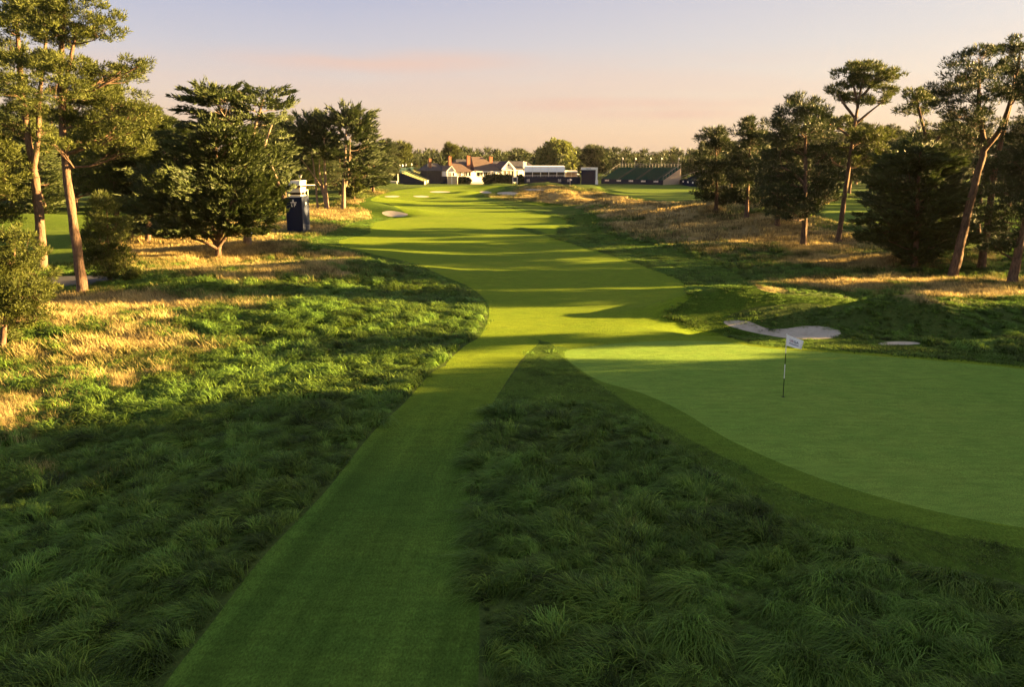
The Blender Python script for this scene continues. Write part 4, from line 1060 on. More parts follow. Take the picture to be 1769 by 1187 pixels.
# ---- clubhouse -------------------------------------------------------------
def clubhouse():
    Y = 268.0; D = 14.0
    X = lambda px: xpx(px, Y)
    Z = lambda py: zpx(py, Y)
    g = -.3
    root = empty('clubhouse', (X(840), Y, 0.0))
    tag(root, 'long white clubhouse with brown hipped roofs and brick chimneys on the horizon', 'clubhouse')
    # walls
    w = MB()
    w.box(X(782), X(822), Y, Y + D, g, Z(295.5))
    w.box(X(822), X(866), Y + 3, Y + D, g, Z(295.5))
    w.box(X(868), X(941), Y + 3, Y + D, g, Z(292))
    MB().box(X(742), X(768) - .01, Y + 5, Y + D, g, Z(295)).build('side_wing', M['slate'], root)
    w.prism([(X(768), Y - 1, g), (X(782), Y - 1, g), (X(782), Y - 1, Z(294)), (X(776), Y - 1, Z(286.6)), (X(768), Y - 1, Z(294))], (0, D, 0))
    w.build('wall', M['white'], root)
    def hip(x0, x1, y0, y1, ze, zr, xr0, xr1, name='roof', mat='shingle'):
        m = MB(); o = .5; ym = (y0 + y1) / 2
        m.poly([(x0 - o, y0 - o, ze), (x1 + o, y0 - o, ze), (x1 + o, y1 + o, ze), (x0 - o, y1 + o, ze), (xr0, ym, zr), (xr1, ym, zr),
                (x0 - o, y0 - o, ze - .25), (x1 + o, y0 - o, ze - .25), (x1 + o, y1 + o, ze - .25), (x0 - o, y1 + o, ze - .25)],
               [(0, 1, 5, 4), (1, 2, 5), (2, 3, 4, 5), (3, 0, 4), (9, 8, 7, 6), (0, 6, 7, 1), (1, 7, 8, 2), (2, 8, 9, 3), (3, 9, 6, 0)])
        return m.build(name, M[mat], root)
    def chimney(roof, px0, px1, py0, py1, y, mat='brick'):
        m = MB(); x0, x1 = xpx(px0, y), xpx(px1, y); z0, z1 = zpx(py1, y), zpx(py0, y)
        m.box(x0, x1, y, y + 1.0, z0 - 1.5, z1 - .35).box(x0 - .08, x1 + .08, y - .08, y + 1.08, z1 - .35, z1 - .12)
        m.box(x0 + .15, x0 + .42, y + .25, y + .7, z1 - .12, z1 + .1)
        m.build('chimney', M[mat], roof, root.location)
    r1 = hip(X(782), X(812), Y, Y + 12, Z(295.5), Z(279.5), X(783), X(799))
    chimney(r1, 779.5, 784, 269.5, 288, Y + 3.2)
    r2 = hip(X(822), X(866), Y + .5, Y + 15, Z(295.3), Z(270.5), X(826), X(846))
    chimney(r2, 813.5, 819, 268.5, 287, Y + 4)
    chimney(r2, 857.5, 863, 270, 286, Y + 6)
    hip(X(796), X(830), Y + 5, Y + 19, Z(295), Z(275), X(804), X(822), mat='slate')  # dark colour carries the shade on this away-facing roof
    r3 = hip(X(866), X(941), Y + 3, Y + 17, Z(292.6), Z(278.5), X(858), X(934), mat='slate')
    chimney(r3, 915, 921, 279, 290, Y + 3.5, 'cream')
    r4 = hip(X(742), X(775), Y + 5, Y + 17, Z(294.5), Z(282), X(752), X(768), mat='slate')
    chimney(r4, 752, 756, 273.5, 288, Y + 7)
    # left gable roof
    m = MB(); xa, xb, xm = X(767), X(783), X(776.2)
    for x0, s in ((xa, 1), (xb, -1)):
        m.prism([(x0, Y - 1.4, Z(294.6)), (xm, Y - 1.4, Z(285.6)), (xm, Y - 1.4, Z(286.5)), (x0 + s * .15, Y - 1.4, Z(295.4))], (0, D, 0))
    m.build('gable_roof', M['shingle'], root)
    m = MB()
    for x0, s in ((xa, 1), (xb, -1)):
        m.prism([(x0, Y - 1.45, Z(294.6)), (xm, Y - 1.45, Z(285.7)), (xm, Y - 1.45, Z(286.7)), (x0 + s * .2, Y - 1.45, Z(295.4))], (0, .04, 0))
    m.build('gable_trim', M['white'], root)
    # right gable over the porch
    xa, xb, xm = X(865), X(892), X(878.5); yg = Y - 1
    m = MB().prism([(xa + .5, yg, Z(292)), (xb - .5, yg, Z(292)), (xm, yg, Z(280))], (0, 8, 0)); m.build('gable', M['white'], root)
    m = MB()
    for x0, s in ((xa, 1), (xb, -1)):
        m.prism([(x0, yg - .5, Z(292.4)), (xm, yg - .5, Z(278)), (xm, yg - .5, Z(279.7)), (x0 + s * .6, yg - .5, Z(293.2))], (0, .45, 0))
    m.box(xa + .4, xb - .4, yg - .35, yg, Z(294.2), Z(292.8))
    m.build('gable_trim', M['white'], root)
    m = MB()
    for x0, s in ((xa, 1), (xb, -1)):
        m.prism([(x0, yg - .04, Z(292.3)), (xm, yg - .04, Z(278.3)), (xm, yg - .04, Z(279.2)), (x0 + s * .3, yg - .04, Z(292.9))], (0, 8.5, 0))
    m.build('gable_roof', M['slate'], root)
    for dx in (-3.5, 0, 3.5):
        m = MB(); m.prism([(xm + dx * .4 + .28 * math.cos(a), yg - .04, Z(287.6) + .28 * math.sin(a) + (.45 if dx == 0 else 0)) for a in [i * math.pi / 4 for i in range(8)]], (0, .1, 0))
        m.build('gable_ornament', M['navy_light'], root)
    # windows
    def window(px0, px1, py0, py1, y, arched=False, mull=2):
        x0, x1 = xpx(px0, y), xpx(px1, y); z0, z1 = zpx(py1, y), zpx(py0, y)
        f = MB(); t = .12
        f.box(x0 - t, x1 + t, y - .10, y - .01, z1, z1 + t).box(x0 - t, x1 + t, y - .14, y - .01, z0 - t, z0)
        f.box(x0 - t, x0, y - .10, y - .01, z0, z1).box(x1, x1 + t, y - .10, y - .01, z0, z1)
        for i in range(1, mull):
            xm_ = x0 + (x1 - x0) * i / mull; f.box(xm_ - .04, xm_ + .04, y - .08, y - .015, z0, z1)
        wo = f.build('window', M['white'], root)
        p = MB()
        if arched:
            xc, rr = (x0 + x1) / 2, (x1 - x0) / 2
            pts = [(x0, y - .05, z0), (x1, y - .05, z0)] + [(xc + rr * math.cos(a), y - .05, z1 - rr + rr * math.sin(a)) for a in [i * math.pi / 6 for i in range(7)]]
            p.prism(pts, (0, .035, 0))
        else: p.box(x0, x1, y - .05, y - .012, z0, z1)
        p.build('pane', M['glass'], wo, root.location)
    window(772, 774.6, 297.5, 303.5, Y - 1, True, 1); window(778, 780.6, 297.5, 303.5, Y - 1, True, 1)
    window(788, 795, 297, 303.5, Y, mull=3); window(800, 806, 297, 303.5, Y, mull=2); window(808, 812, 297, 303.5, Y, mull=1)
    for a, b in ((823, 833.5), (836.5, 848), (850, 854.5), (856, 862.5)):
        window(a, b, 297, 304.5, Y + 3, mull=3)
    for a, b in ((869, 875), (877.5, 882), (884, 889), (892, 899), (901, 904)):
        window(a, b, 295.5, 305, Y + 3, mull=2)
    root.rotation_euler = (0, 0, math.radians(20))
    # porch columns, fascia, balustrade
    for px in (821.5, 834.8, 849, 855, 863, 867.5, 876, 890.5, 900, 905):
        y = Y + .2 if px < 866 else Y - .8
        x = xpx(px, y)
        MB().box(x - .17, x + .17, y - .17, y + .17, g, zpx(295.6 if px < 866 else 293.8, y)).build('column', M['white'], root)
    MB().box(X(821), X(866), Y - .1, Y + .15, Z(297), Z(295.7)).build('fascia', M['white'], root)
    MB().box(X(892), X(906), Y - .6, Y - .3, Z(295), Z(293.3)).build('fascia', M['white'], root)
    m = MB(); y = Y - 1.8
    for i in range(60):
        x = X(783) + (X(835) - X(783)) * i / 59; m.box(x - .03, x + .03, y, y + .06, g + .6, 1.45)
    m.box(X(783), X(835), y - .03, y + .09, 1.45, 1.55).box(X(783), X(835), y - .03, y + .09, .5, .62)
    m.build('balustrade', M['white'], root)
    MB().box(X(783), X(835), y + .1, Y, g, .5).build('terrace', M['cream'], root)
clubhouse()

def hedge(name, label, px0, px1, py0, py1, Y, depth, mat='hedge'):
    x0, x1 = xpx(px0, Y), xpx(px1, Y); z1 = zpx(py0, Y)
    root = empty(name, ((x0 + x1) / 2, Y, float(H((x0 + x1) / 2, Y))))
    tag(root, label, 'hedge')
    r = np.random.default_rng(int(px0))
    blobs = [((x0 + (x1 - x0) * (i + .5) / 8, Y + depth / 2, z1 * .5), (x1 - x0) / 12, depth * .5, z1 * .5) for i in range(8)]
    V, Fc, t, *_ = foliage(blobs, lambda q: q * np.array([1, 1, 0]) + np.array([0, 0, .3]), Y / F0, 'broad', r, 2.0, 3.0, .7)
    link('foliage', np_mesh('foliage', V - np.array(root.location), Fc, {'tint': t}), M[mat], root)
    MB().box(x0, x1, Y + depth * .25, Y + depth * .8, -.2, z1 * .85).build('inner_block', M['black'], root)  # solid black block filling the inside of the hedge
hedge('hedge', 'long dark hedge in front of the clubhouse porch gable', 838, 884, 304.5, 315, 259, 2.5)
hedge('hedge', 'short dark hedge between the beige hut and the clubhouse terrace', 791, 810, 308, 316, 259.5, 2)
hedge('hedge', 'dark hedge between the porch gable and the white hospitality tent', 895, 905, 305, 315, 261, 2)

def simple_box_thing(name, label, cat, px0, px1, py0, py1, Y, depth, mat, extra=None):
    x0, x1 = xpx(px0, Y), xpx(px1, Y); z1 = zpx(py0, Y); z0 = float(H((x0 + x1) / 2, Y)) - .05
    root = empty(name, ((x0 + x1) / 2, Y + depth / 2, z0)); tag(root, label, cat)
    MB().box(x0, x1, Y, Y + depth, z0, z1).build('body', M[mat], root)
    if extra: extra(root, x0, x1, z0, z1, Y, depth)
    return root
def hut_extra(root, x0, x1, z0, z1, Y, d):
    MB().box(x0 - .15, x1 + .15, Y - .2, Y + d + .15, z1, z1 + .14).build('roof', M['cream'], root)
    MB().box(x0 + (x1 - x0) * .40, x0 + (x1 - x0) * .46, Y - .05, Y - .003, z0, z1).build('post', M['white'], root)
    MB().box(x0 + (x1 - x0) * .55, x0 + (x1 - x0) * .85, Y - .04, Y - .003, z0 + .1, z1 - .3).build('door', M['beige'], root)
simple_box_thing('wooden_hut', 'small beige hut below the white gable of the clubhouse', 'hut', 773, 790, 305, 317, 256, 2.2, 'beige', hut_extra)
def scr_extra(root, x0, x1, z0, z1, Y, d):
    for i in range(4):
        x = x0 + (x1 - x0) * i / 3; MB().box(x - .05, x + .05, Y - .06, Y - .003, z0, z1 + .05).build('post', M['black'], root)
simple_box_thing('screen_fence', 'dark navy screen between the small grandstand and the beige hut', 'screen', 761, 772.5, 304.5, 316.5, 258, .3, 'navy', scr_extra)
simple_box_thing('utility_box', 'pale grey box beside the small grandstand', 'box', 674, 685, 313.5, 321, 236, 1.6, 'grey', lambda r, x0, x1, z0, z1, Y, d: MB().box(x0 - .05, x1 + .05, Y - .05, Y + d + .05, z1, z1 + .06).build('lid', M['white'], r))
simple_box_thing('screen_fence', 'low dark screen between the pale grey box and the small grandstand', 'screen', 686, 696, 316, 321, 238, .3, 'navy_light', scr_extra)
def frame_sign():
    Y = 252; x0, x1 = xpx(885.5, Y), xpx(894, Y); z0, z1 = zpx(314.5, Y), zpx(305.5, Y); g = float(H(x0, Y))
    root = empty('framed_sign', ((x0 + x1) / 2, Y, g)); tag(root, 'white-framed board on the slope in front of the porch gable', 'sign')
    m = MB(); t = .16
    m.box(x0, x0 + t, Y, Y + .12, g - .1, z1).box(x1 - t, x1, Y, Y + .12, g - .1, z1).box(x0 + t, x1 - t, Y, Y + .12, z1 - t, z1).box(x0 + t, x1 - t, Y, Y + .12, z0, z0 + t)
    m.build('frame', M['white'], root); MB().box(x0 + t, x1 - t, Y + .04, Y + .09, z0 + t, z1 - t).build('board', M['navy_light'], root)
frame_sign()

# ---- white hospitality tent --------------------------------------------------
def marks(parent, x0, x1, y, z0, z1, seed, name='emblem', mat='white', off=None, n=4):
    """small printed mark: a row of strokes with a bar under it"""
    r = random.Random(seed); m = MB()
    w = (x1 - x0) / n
    for i in range(n):
        a = x0 + i * w
        m.box(a + w * .1, a + w * .35, y - .012, y - .004, z0 + (z1 - z0) * .3, z1)
        if r.random() < .7: m.box(a + w * .35, a + w * .8, y - .012, y - .004, z1 - (z1 - z0) * .18, z1 - .01)
        m.box(a + w * .35, a + w * .8, y - .012, y - .004, z0 + (z1 - z0) * .45, z0 + (z1 - z0) * .6)
    m.box(x0, x1, y - .012, y - .004, z0, z0 + (z1 - z0) * .15)
    return m.build(name, M[mat], parent, off)
def tent():
    Y = 260.0; X = lambda p: xpx(p, Y); Z = lambda p: zpx(p, Y); x0, x1 = X(906), X(976)
    root = empty('hospitality_tent', ((x0 + x1) / 2, Y + 3, 0)); tag(root, 'white flat-fronted hospitality tent on a navy base right of the clubhouse', 'tent')
    n = 5
    for i in range(n):
        a, b = x0 + (x1 - x0) * i / n, x0 + (x1 - x0) * (i + 1) / n
        m = MB().prism([(a + .03, Y - .3, Z(297)), (a + .03, Y + .6, Z(287.5)), (a + .03, Y + 6, Z(286.2)), (a + .03, Y + 6, Z(297))], (b - a - .06, 0, 0)); m.build('roof_bay', M['white'], root)
    for i in range(n + 1):
        x = x0 + (x1 - x0) * i / n; x = min(max(x, x0 + .1), x1 - .1)
        MB().box(x - .1, x + .1, Y - .1, Y + .1, Z(307), Z(297.02)).build('post', M['white'], root)
    MB().box(x0, x1, Y + .3, Y + 6, Z(307.5), Z(306)).build('deck', M['grey'], root)
    MB().box(x0, x1, Y + 5.5, Y + 5.8, Z(306), Z(297.02)).build('back_wall', M['slate'], root)
    m = MB(); m.box(x0, x1, Y - .04, Y + .02, Z(303.2), Z(302.6))
    for i in range(26):
        x = x0 + (x1 - x0) * i / 25; m.box(x - .03, x + .03, Y - .03, Y + .01, Z(306), Z(303.2))
    m.build('railing', M['white'], root)
    sk = MB().box(x0 - .1, X(1003), Y - .35, Y + .2, -.2, Z(305.2)); s = sk.build('skirt', M['navy'], root)
    for i, p in enumerate((910, 964, 980)):
        marks(s, X(p), X(p + 5.5), Y - .35, Z(313.5), Z(309), i, off=root.location)
    r2 = empty('canopy', ((X(976) + X(999)) / 2, Y + 2, 0)); tag(r2, 'low cream canopy between the hospitality tent and the scoreboard', 'canopy')
    a, b = X(977), X(998)
    MB().prism([(a, Y + .5, Z(297.5)), (a, Y + .7, Z(295.2)), (a, Y + 5, Z(294.6)), (a, Y + 5, Z(297.5))], (b - a, 0, 0)).build('roof', M['cream'], r2)
    for i in range(3):
        x = a + .15 + (b - a - .3) * i / 2; MB().box(x - .08, x + .08, Y + .6, Y + .76, .1, Z(297.52)).build('post', M['cream'], r2)
    MB().box(a, b, Y + .9, Y + 5, Z(307), Z(304)).build('counter', M['beige'], r2)
    MB().box(a, b, Y + 4.5, Y + 4.8, Z(304), Z(297.55)).build('back_wall', M['beige'], r2)
    r3 = empty('parasol', (X(998.5), Y + 3, 0)); tag(r3, 'cream parasol at the right end of the low canopy', 'parasol')
    x = X(998.5); m = MB()
    ring = [(x + .9 * math.cos(i * math.pi / 4), Y + 3 + .9 * math.sin(i * math.pi / 4), Z(302)) for i in range(8)] + [(x, Y + 3, Z(299))]
    m.poly(ring, [(i, (i + 1) % 8, 8) for i in range(8)] + [tuple(range(8))[::-1]]); m.build('shade', M['cream'], r3)
    MB().bar((x, Y + 3, 0), (x, Y + 3, Z(300)), .04).build('pole', M['grey'], r3)
tent()

def scoreboard():
    Y = 256.0; X = lambda p: xpx(p, Y); Z = lambda p: zpx(p, Y)
    root = empty('scoreboard', (X(1017), Y, 0)); tag(root, 'tall navy scoreboard with a white top band and white side post', 'scoreboard')
    MB().box(X(1004.5), X(1029), Y, Y + 1.0, -.1, Z(293.3)).build('panel', M['navy'], root)
    h = MB().box(X(1004), X(1032.5), Y - .12, Y + 1.1, Z(293.3) + .003, Z(289)).build('header', M['white'], root)
    marks(h, X(1012), X(1021), Y - .12, Z(292), Z(290.3), 8, 'lettering', 'ink_navy', root.location, 6)
    MB().box(X(1029) + .004, X(1032.3), Y - .08, Y + 1.0, Z(311), Z(293.35)).box(X(1028.6), X(1033.3), Y - .25, Y + 1.1, -.1, Z(311) - .003).build('side_post', M['white'], root)
scoreboard()

# ---- grandstands -------------------------------------------------------------
def grandstand(label, A, B, rake, depth, z0, z1, rows, seat, skirt_z, aisles, flags_at, rail=True, endmat='beige', nmarks=5):
    A, B = Vector((A[0], A[1], 0)), Vector((B[0], B[1], 0)); rk = Vector((rake[0], rake[1], 0)).normalized()
    root = empty('grandstand', (A + B) / 2); tag(root, label, 'grandstand')
    L = B - A; al = L.normalized()
    up = Vector((0, 0, 1))
    m = MB(); dz = (z1 - z0) / rows; dd = depth / rows
    for i in range(rows):
        p = A + rk * dd * i + up * (z0 + dz * i)
        m.prism([p - up * .28, p + rk * dd - up * .28, p + rk * dd, p], L)
        q = p + rk * dd * .30 + up * .30
        m.prism([q, q + rk * dd * .45, q + rk * dd * .45 + up * .07, q + up * .07], L)
    m.build('seating', M[seat], root)
    for f in aisles:
        m = MB()
        for i in range(rows):
            p = A + L * f + rk * dd * i + up * (z0 + dz * i + .06)
            m.prism([p, p + rk * dd, p + rk * dd + up * .34, p + up * .34], al * .55)
        m.build('aisle', M['aisle'], root)
    out = -rk
    sk = MB().prism([A + out * .3 - up * .2, B + out * .3 - up * .2, B + out * .3 + up * skirt_z, A + out * .3 + up * skirt_z], rk * .15).build('skirt', M['navy'], root)
    mm = MB()
    for i in range(nmarks):
        c = A + L * ((i + .5) / nmarks) + out * .32 + up * skirt_z * .55
        for k in range(4):
            s = c + al * (k * .42 - .8); mm.prism([s, s + al * .3, s + al * .3 + up * (.5 if k % 2 else .38), s + up * .5], out * .01)
    if nmarks: mm.build('emblem', M['white'], sk, root.location)
    # end panels and the structure below
    for k, base in enumerate((A, B)):
        e = base + al * (.06 if k else -.12)
        MB().prism([e - up * .1, e + rk * depth - up * .1, e + rk * depth + up * (z1 - .3), e + up * (z0 - .1)], al * .06).build('end_panel', M[endmat if k else 'navy'], root)
    T0 = A + rk * depth; T1 = B + rk * depth
    MB().prism([T0 - up * .1, T1 - up * .1, T1 + up * (z1 - .3), T0 + up * (z1 - .3)], rk * .1).build('back_panel', M['navy'], root)
    if rail:
        m = MB()
        n = max(8, int(L.length / 1.1))
        for i in range(n + 1):
            p = T0 + (T1 - T0) * i / n + up * z1; m.bar(p - up * .3, p + up * 1.05, .05, 4)
        m.bar(T0 + up * (z1 + 1.0), T1 + up * (z1 + 1.0), .04, 4); m.bar(T0 + up * (z1 + .5), T1 + up * (z1 + .5), .03, 4)
        for base in (A, B):
            a = base + up * (z0 + 1); b = base + rk * depth + up * (z1 + 1); m.bar(a, b, .05, 4)
            for i in range(7): p = a.lerp(b, i / 6); m.bar(p - up * 1.1, p, .04, 4)
        m.build('railing', M['grey'], root)
    for i, (f, hh, lab) in enumerate(flags_at):
        p = T0 + (T1 - T0) * f + up * (z1 - .2) + rk * .25
        fr = empty('flagpole', p); tag(fr, lab, 'flagpole', 'flags on the grandstands')
        MB().bar(p, p + up * (hh + .2), .06, 5).build('pole', M['grey'], fr)
        t = p + up * (hh + .15) + Vector((.07, 0, 0))
        pts = []; nn = 5
        for a in range(nn + 1):
            x = .6 * a / nn
            pts += [t + Vector((x * .45, .12 * math.sin(a * 1.3 + i), -.25 * x - (.62 if q else 0))) for q in (0, 1)]
        s = MB(); s.poly(pts + [q + Vector((0, .03, 0)) for q in pts], [(2 * a, 2 * a + 1, 2 * a + 3, 2 * a + 2) for a in range(nn)] + [(12 + 2 * a, 12 + 2 * a + 2, 12 + 2 * a + 3, 12 + 2 * a + 1) for a in range(nn)])
        s.build('flag', M['flag'], fr)
    return root
grandstand('large grandstand of dark green seats with a navy skirt, right of the scoreboard', (xpx(1040, 267), 267), (xpx(1146, 252), 252), (.72, .69), 9.0, zpx(309.5, 262), zpx(288, 268), 16, 'seat_green', zpx(309.8, 260), (.28, .57, .9),
           [(.03, 3.0, 'white flag leftmost above the large green grandstand'), (.25, 3.0, 'white flag second from the left above the large green grandstand'), (.50, 3.0, 'white flag in the middle above the large green grandstand'),
            (.68, 3.0, 'white flag fourth from the left above the large green grandstand'), (.95, 3.0, 'white flag above the beige end of the large green grandstand')])
grandstand('second grandstand of slate seats half hidden by the leftmost dark pine', (52.5, 262), (53.5, 226), (1, .06), 8.0, 1.0, 3.6, 10, 'seat_dark', 1.5, (.3, .6), [(.15, 2.6, 'white flag leftmost above the half hidden slate grandstand'), (.38, 2.6, 'white flag next to the dark pine above the slate grandstand')], endmat='navy', nmarks=6)
grandstand('small pale grandstand seen side-on with a navy end wall, left of the clubhouse', (-26.8, 250), (-26.8, 284), (-1, 0), 7.0, 1.3, 4.0, 10, 'seat_grey', 1.3, (.4,), [(0.02, 2.3, 'white flag at the near corner of the small pale grandstand'), (.2, 2.3, 'white flag second above the small pale grandstand'), (.45, 2.4, 'white flag in the middle above the small pale grandstand'), (.9, 2.4, 'white flag at the far end of the small pale grandstand')], endmat='grey', nmarks=0)
for ch in bpy.data.objects['grandstand.002'].children:
    if ch.name.startswith('skirt'): ch.data.materials[0] = M['beige']
    if ch.name.startswith('railing'): ch.data.materials[0] = M['aisle']

def lamp(px, py0, py1, Y, label):
    x = xpx(px, Y); z = zpx(py0, Y); g = float(H(x, Y))
    root = empty('marker_post', (x, Y, g)); tag(root, label, 'post')
    MB().bar((x, Y, g - .1), (x, Y, z), .13, 6).build('post', M['cream'], root); MB().box(x - .2, x + .2, Y - .2, Y + .2, g - .05, g + .9).build('base', M['black'], root)
lamp(687, 300, 321, 240, 'slim pale post beside the small grandstand')

# ---- scoring tower on the left -------------------------------------------------
def tower():
    b = hit1(512, 404); Y = b.y
    X = lambda p: xpx(p, Y, 370); Z = lambda p: zpx(p, Y)
    g = float(b.z) - .1
    root = empty('camera_tower', (X(510), Y, g)); tag(root, 'narrow navy camera tower with a cream canvas cabin on top', 'tower')
    x0, x1, xr = X(494.5), X(521.5), X(532.5)
    xr = xpx(532.5, Y + 2, 370); d = Vector((max(.25, xr - x1), 2.0, 0))
    # body: front face and a right face turned to the sun
    f = MB().prism([(x0, Y, Z(400)), (x1, Y, Z(400)), (x1, Y, Z(341)), (x0, Y, Z(341))], d).build('front_panel', M['navy'], root)
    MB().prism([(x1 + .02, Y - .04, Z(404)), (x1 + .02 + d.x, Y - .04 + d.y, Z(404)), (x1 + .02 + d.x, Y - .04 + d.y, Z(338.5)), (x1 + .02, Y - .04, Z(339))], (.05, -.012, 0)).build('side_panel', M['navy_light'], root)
    for p in (Vector((x0 + .06, Y + .06, 0)), Vector((x1 - .08, Y + .06, 0)), Vector((x0 + .06 + d.x, Y + d.y - .06, 0)), Vector(((x0 + x1) / 2, Y + .06, 0))):
        MB().bar((p.x, p.y, g - .1), (p.x, p.y, Z(399)), .045, 5).build('leg', M['grey'], root)
    ca, cb = X(501.5), X(520.5)
    MB().prism([(ca, Y + .1, Z(340.9)), (cb, Y + .1, Z(340.9)), (cb, Y + .1, Z(337)), (ca, Y + .1, Z(337))], d * .8).build('cabin_base', M['cream'], root)
    MB().prism([(ca, Y + .15, Z(332.2)), (cb, Y + .15, Z(332.2)), (cb, Y + .15, Z(324)), (ca, Y + .15, Z(324))], d * .78).build('cabin_wall', M['cream'], root)
    MB().prism([(ca + .1, Y + .4, Z(336.9)), (cb - .1, Y + .4, Z(336.9)), (cb - .1, Y + .4, Z(332.3)), (ca + .1, Y + .4, Z(332.3))], d * .5).build('cabin_opening_block', M['glass'], root)  # solid dark block; shade inside the opening is put into its colour
    MB().prism([(ca - .15, Y, Z(323.9)), (cb + .05, Y, Z(323.9)), (cb + .05, Y, Z(320.4)), (ca - .15, Y, Z(320.4))], d * .9).build('beam', M['bark'], root)
    MB().prism([(X(500), Y + .05, Z(320.3)), (cb, Y + .05, Z(320.3)), (cb, Y + .3, Z(312)), (X(504.5), Y + .3, Z(312))], d * .85).build('canopy', M['cream'], root)
    m = MB()
    for px in (498, 501): m.bar((X(px), Y + .05, Z(341)), (X(px), Y + .05, Z(325)), .04, 4)
    m.bar((X(497), Y + .05, Z(327)), (ca, Y + .05, Z(325)), .06, 4)
    m.build('side_rail', M['cream'], root)
    m = MB()
    a = Vector((cb + .12, Y, 0)); e = a + d * .95
    for t in (0, .5, 1): p = a.lerp(e, t); m.bar((p.x, p.y, Z(339)), (p.x, p.y, Z(319.5 if t == 0 else 328)), .035, 4)
    m.bar((a.x, a.y, Z(329)), (e.x, e.y, Z(329)), .035, 4); m.bar((a.x, a.y, Z(319.5)), (e.x + .8, e.y, Z(320.5)), .035, 4)
    m.build('guard_rail', M['cream'], root)
    m = MB(); xx = X(519.6); m.bar((xx, Y + .6, Z(313)), (xx, Y + .6, Z(307)), .03, 5).box(xx - .12, xx + .12, Y + .5, Y + .7, Z(307), Z(303.5)).box(xx - .22, xx + .2, Y + .56, Y + .64, Z(303.4), Z(302)); m.build('antenna', M['grey'], root)
    # printed crest and letters on the front, round badge on the side
    m = MB(); y = Y - .012
    def px_box(a, b_, c, d_): m.box(X(a), X(b_), y, y + .008, Z(d_), Z(c))
    m.prism([(X(505.6), y, Z(347)), (X(509.4), y, Z(347)), (X(507.6), y, Z(344))], (0, .008, 0))
    px_box(503, 513.5, 349, 350.4); px_box(504.5, 505.6, 351, 357); px_box(508.8, 509.9, 351, 357); px_box(509.95, 512, 351, 352.1); px_box(509.95, 512, 353.4, 354.4); px_box(511, 512, 352.15, 353.35)
    px_box(505.65, 506.6, 356, 357); px_box(506.5, 508.6, 347.2, 348.8)
    m.build('emblem', M['white'], f, root.location)
    c = Vector((x1 + .02, Y - .04, 0)) + d * .5; dn = Vector((d.y, -d.x, 0)).normalized(); t = d.normalized()
    MB().prism([c + dn * .085 + t * .2 * math.cos(a) + Vector((0, 0, Z(352) + .13 * math.sin(a))) for a in [i * math.pi / 5 for i in range(10)]], dn * .01).build('badge', M['white'], root)
    bx = P(421, 412, Y - 8)
    r2 = empty('navy_bin', (bx.x, 80, float(H(bx.x, 80)))); tag(r2, 'navy box at the foot of the tall flat-topped cypress', 'box')
    x, gz = r2.location.x, r2.location.z
    MB().box(x - .32, x + .32, 79.7, 80.3, gz - .1, gz + 1.15).build('body', M['navy'], r2); MB().box(x - .36, x + .36, 79.66, 80.34, gz + 1.15, gz + 1.22).build('lid', M['black'], r2)
tower()

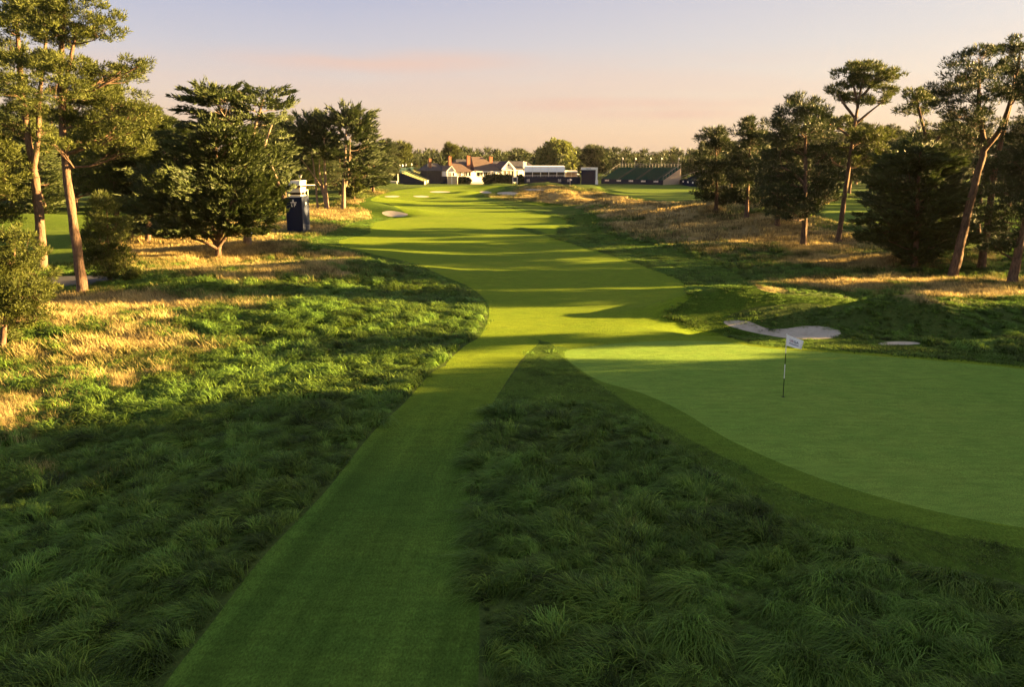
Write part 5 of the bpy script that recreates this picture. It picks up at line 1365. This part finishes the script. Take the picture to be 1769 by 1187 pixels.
# ---- flagstick on the green ------------------------------------------------------
def flagstick(label, base, py_top, lean_px, flag=True):
    b = base; Y = b.y
    root = empty('flagstick', b); tag(root, label, 'flagstick')
    top = P(lean_px, py_top, Y)
    cuts = [0, .30, .53, .70, 1.0]; r = .013
    for i, (a, c) in enumerate(zip(cuts[:-1], cuts[1:])):
        pa, pb = Vector(b).lerp(top, a), Vector(b).lerp(top, c)
        MB().bar(pa, pb, r, 8).build('pole_section', M['black' if i % 2 == 0 else 'white'], root)
    if not flag: return root
    MB().bar(top, top + Vector((0, 0, .03)), .02, 8).build('finial', M['white'], root)
    # flag surface S(u, v): u along, v down
    c00, c10, c01, c11 = P(1359.4, 578, Y), P(1387.2, 588.5, Y), P(1358.6, 597, Y), P(1383.2, 603.5, Y)
    def S(u, v, o=0.0):
        p = c00 * (1 - u) * (1 - v) + c10 * u * (1 - v) + c01 * (1 - u) * v + c11 * u * v
        w = .035 * math.sin(u * 5.2 + v * 1.2) * u
        return p + Vector((0, w - .05 * u + o, .012 * math.sin(u * 9) * u))
    nu, nv = 18, 10
    V = [tuple(S(i / nu, j / nv) - b) for j in range(nv + 1) for i in range(nu + 1)] + [tuple(S(i / nu, j / nv, .004) - b) for j in range(nv + 1) for i in range(nu + 1)]
    Q = []; s = (nu + 1) * (nv + 1)
    for j in range(nv):
        for i in range(nu):
            a = j * (nu + 1) + i; Q.append((a, a + nu + 1, a + nu + 2, a + 1)); Q.append((s + a, s + a + 1, s + a + nu + 2, s + a + nu + 1))
    fo = link('flag', np_mesh('flag', V, Q, smooth=True), M['flag'], root)
    def text(body, u0, u1, v0, v1, mat, nm='lettering'):
        cu = bpy.data.curves.new('lettering', 'FONT'); cu.body = body; cu.resolution_u = 3; cu.offset = .02
        to = bpy.data.objects.new('t', cu); COL.objects.link(to)
        bpy.context.view_layer.update()
        me = bpy.data.meshes.new_from_object(to.evaluated_get(bpy.context.evaluated_depsgraph_get()))
        bpy.data.objects.remove(to)
        xs = [v.co.x for v in me.vertices]; ys = [v.co.y for v in me.vertices]
        ax, bx_, ay, by = min(xs), max(xs), min(ys), max(ys)
        for v in me.vertices:
            u = u0 + (u1 - u0) * (v.co.x - ax) / (bx_ - ax); w = v1 + (v0 - v1) * (v.co.y - ay) / (by - ay)
            v.co = S(u, w, -.004) - b
        link(nm, me, M[mat], fo)
    text('US', .20, .43, .30, .55, 'ink_red'); text('GA', .45, .74, .30, .55, 'ink_navy')
    m = MB()
    for i in range(13):
        u = .17 + i * .046; a, c, d_, e = S(u, .66, -.004), S(u + .034, .66, -.004), S(u + .034, .74, -.004), S(u, .74, -.004)
        m.prism([a, c, d_, e], (0, -.001, 0))
    m.build('small_print', M['ink_navy'], fo, b)
    return root
fb = hit1(1352.8, 686)
flagstick('black and white banded flagstick with a white printed flag on the green', fb, 578, 1359.2)
cup = MB().prism([(fb.x + .06 * math.cos(a), fb.y + .06 * math.sin(a), fb.z + .004) for a in [i * math.pi / 8 for i in range(16)]], (0, 0, .004)).build('hole_dark_disc', M['black'])  # flat black disc; the hole's inner shade is put into its colour
tag(cup, 'black disc for the shaded cup at the foot of the flagstick', 'hole')
fb2 = Vector((xpx(985, 235), 235, 0)); fb2.z = float(H(fb2.x, fb2.y))
r = empty('flagstick', fb2); tag(r, 'tiny distant flagstick on the far green below the low canopy', 'flagstick')
MB().bar(fb2, fb2 + Vector((.05, 0, 2.2)), .05, 6).build('pole', M['cream'], r)
MB().prism([fb2 + Vector((.06, 0, 2.2)), fb2 + Vector((.55, .05, 2.05)), fb2 + Vector((.5, .05, 1.7)), fb2 + Vector((.06, 0, 1.8))], (0, .02, 0)).build('flag', M['flag'], r)
#HAZE

hz = MB().box(-420, 420, -30, 660, -2.5, 28).build('haze', None)
hm = bpy.data.materials.new('haze'); hm.use_nodes = True
hn = hm.node_tree.nodes; hn.clear()
ho = hn.new('ShaderNodeOutputMaterial'); hv = hn.new('ShaderNodeVolumePrincipled')
hv.inputs['Color'].default_value = (.92, .88, .86, 1); hv.inputs['Density'].default_value = HAZE_DENSITY; hv.inputs['Anisotropy'].default_value = .3
hm.node_tree.links.new(hv.outputs[0], ho.inputs['Volume'])
hz.data.materials.append(hm); hz['kind'] = 'stuff'; hz['label'] = 'thin warm evening haze over the whole course'; hz['category'] = 'haze'
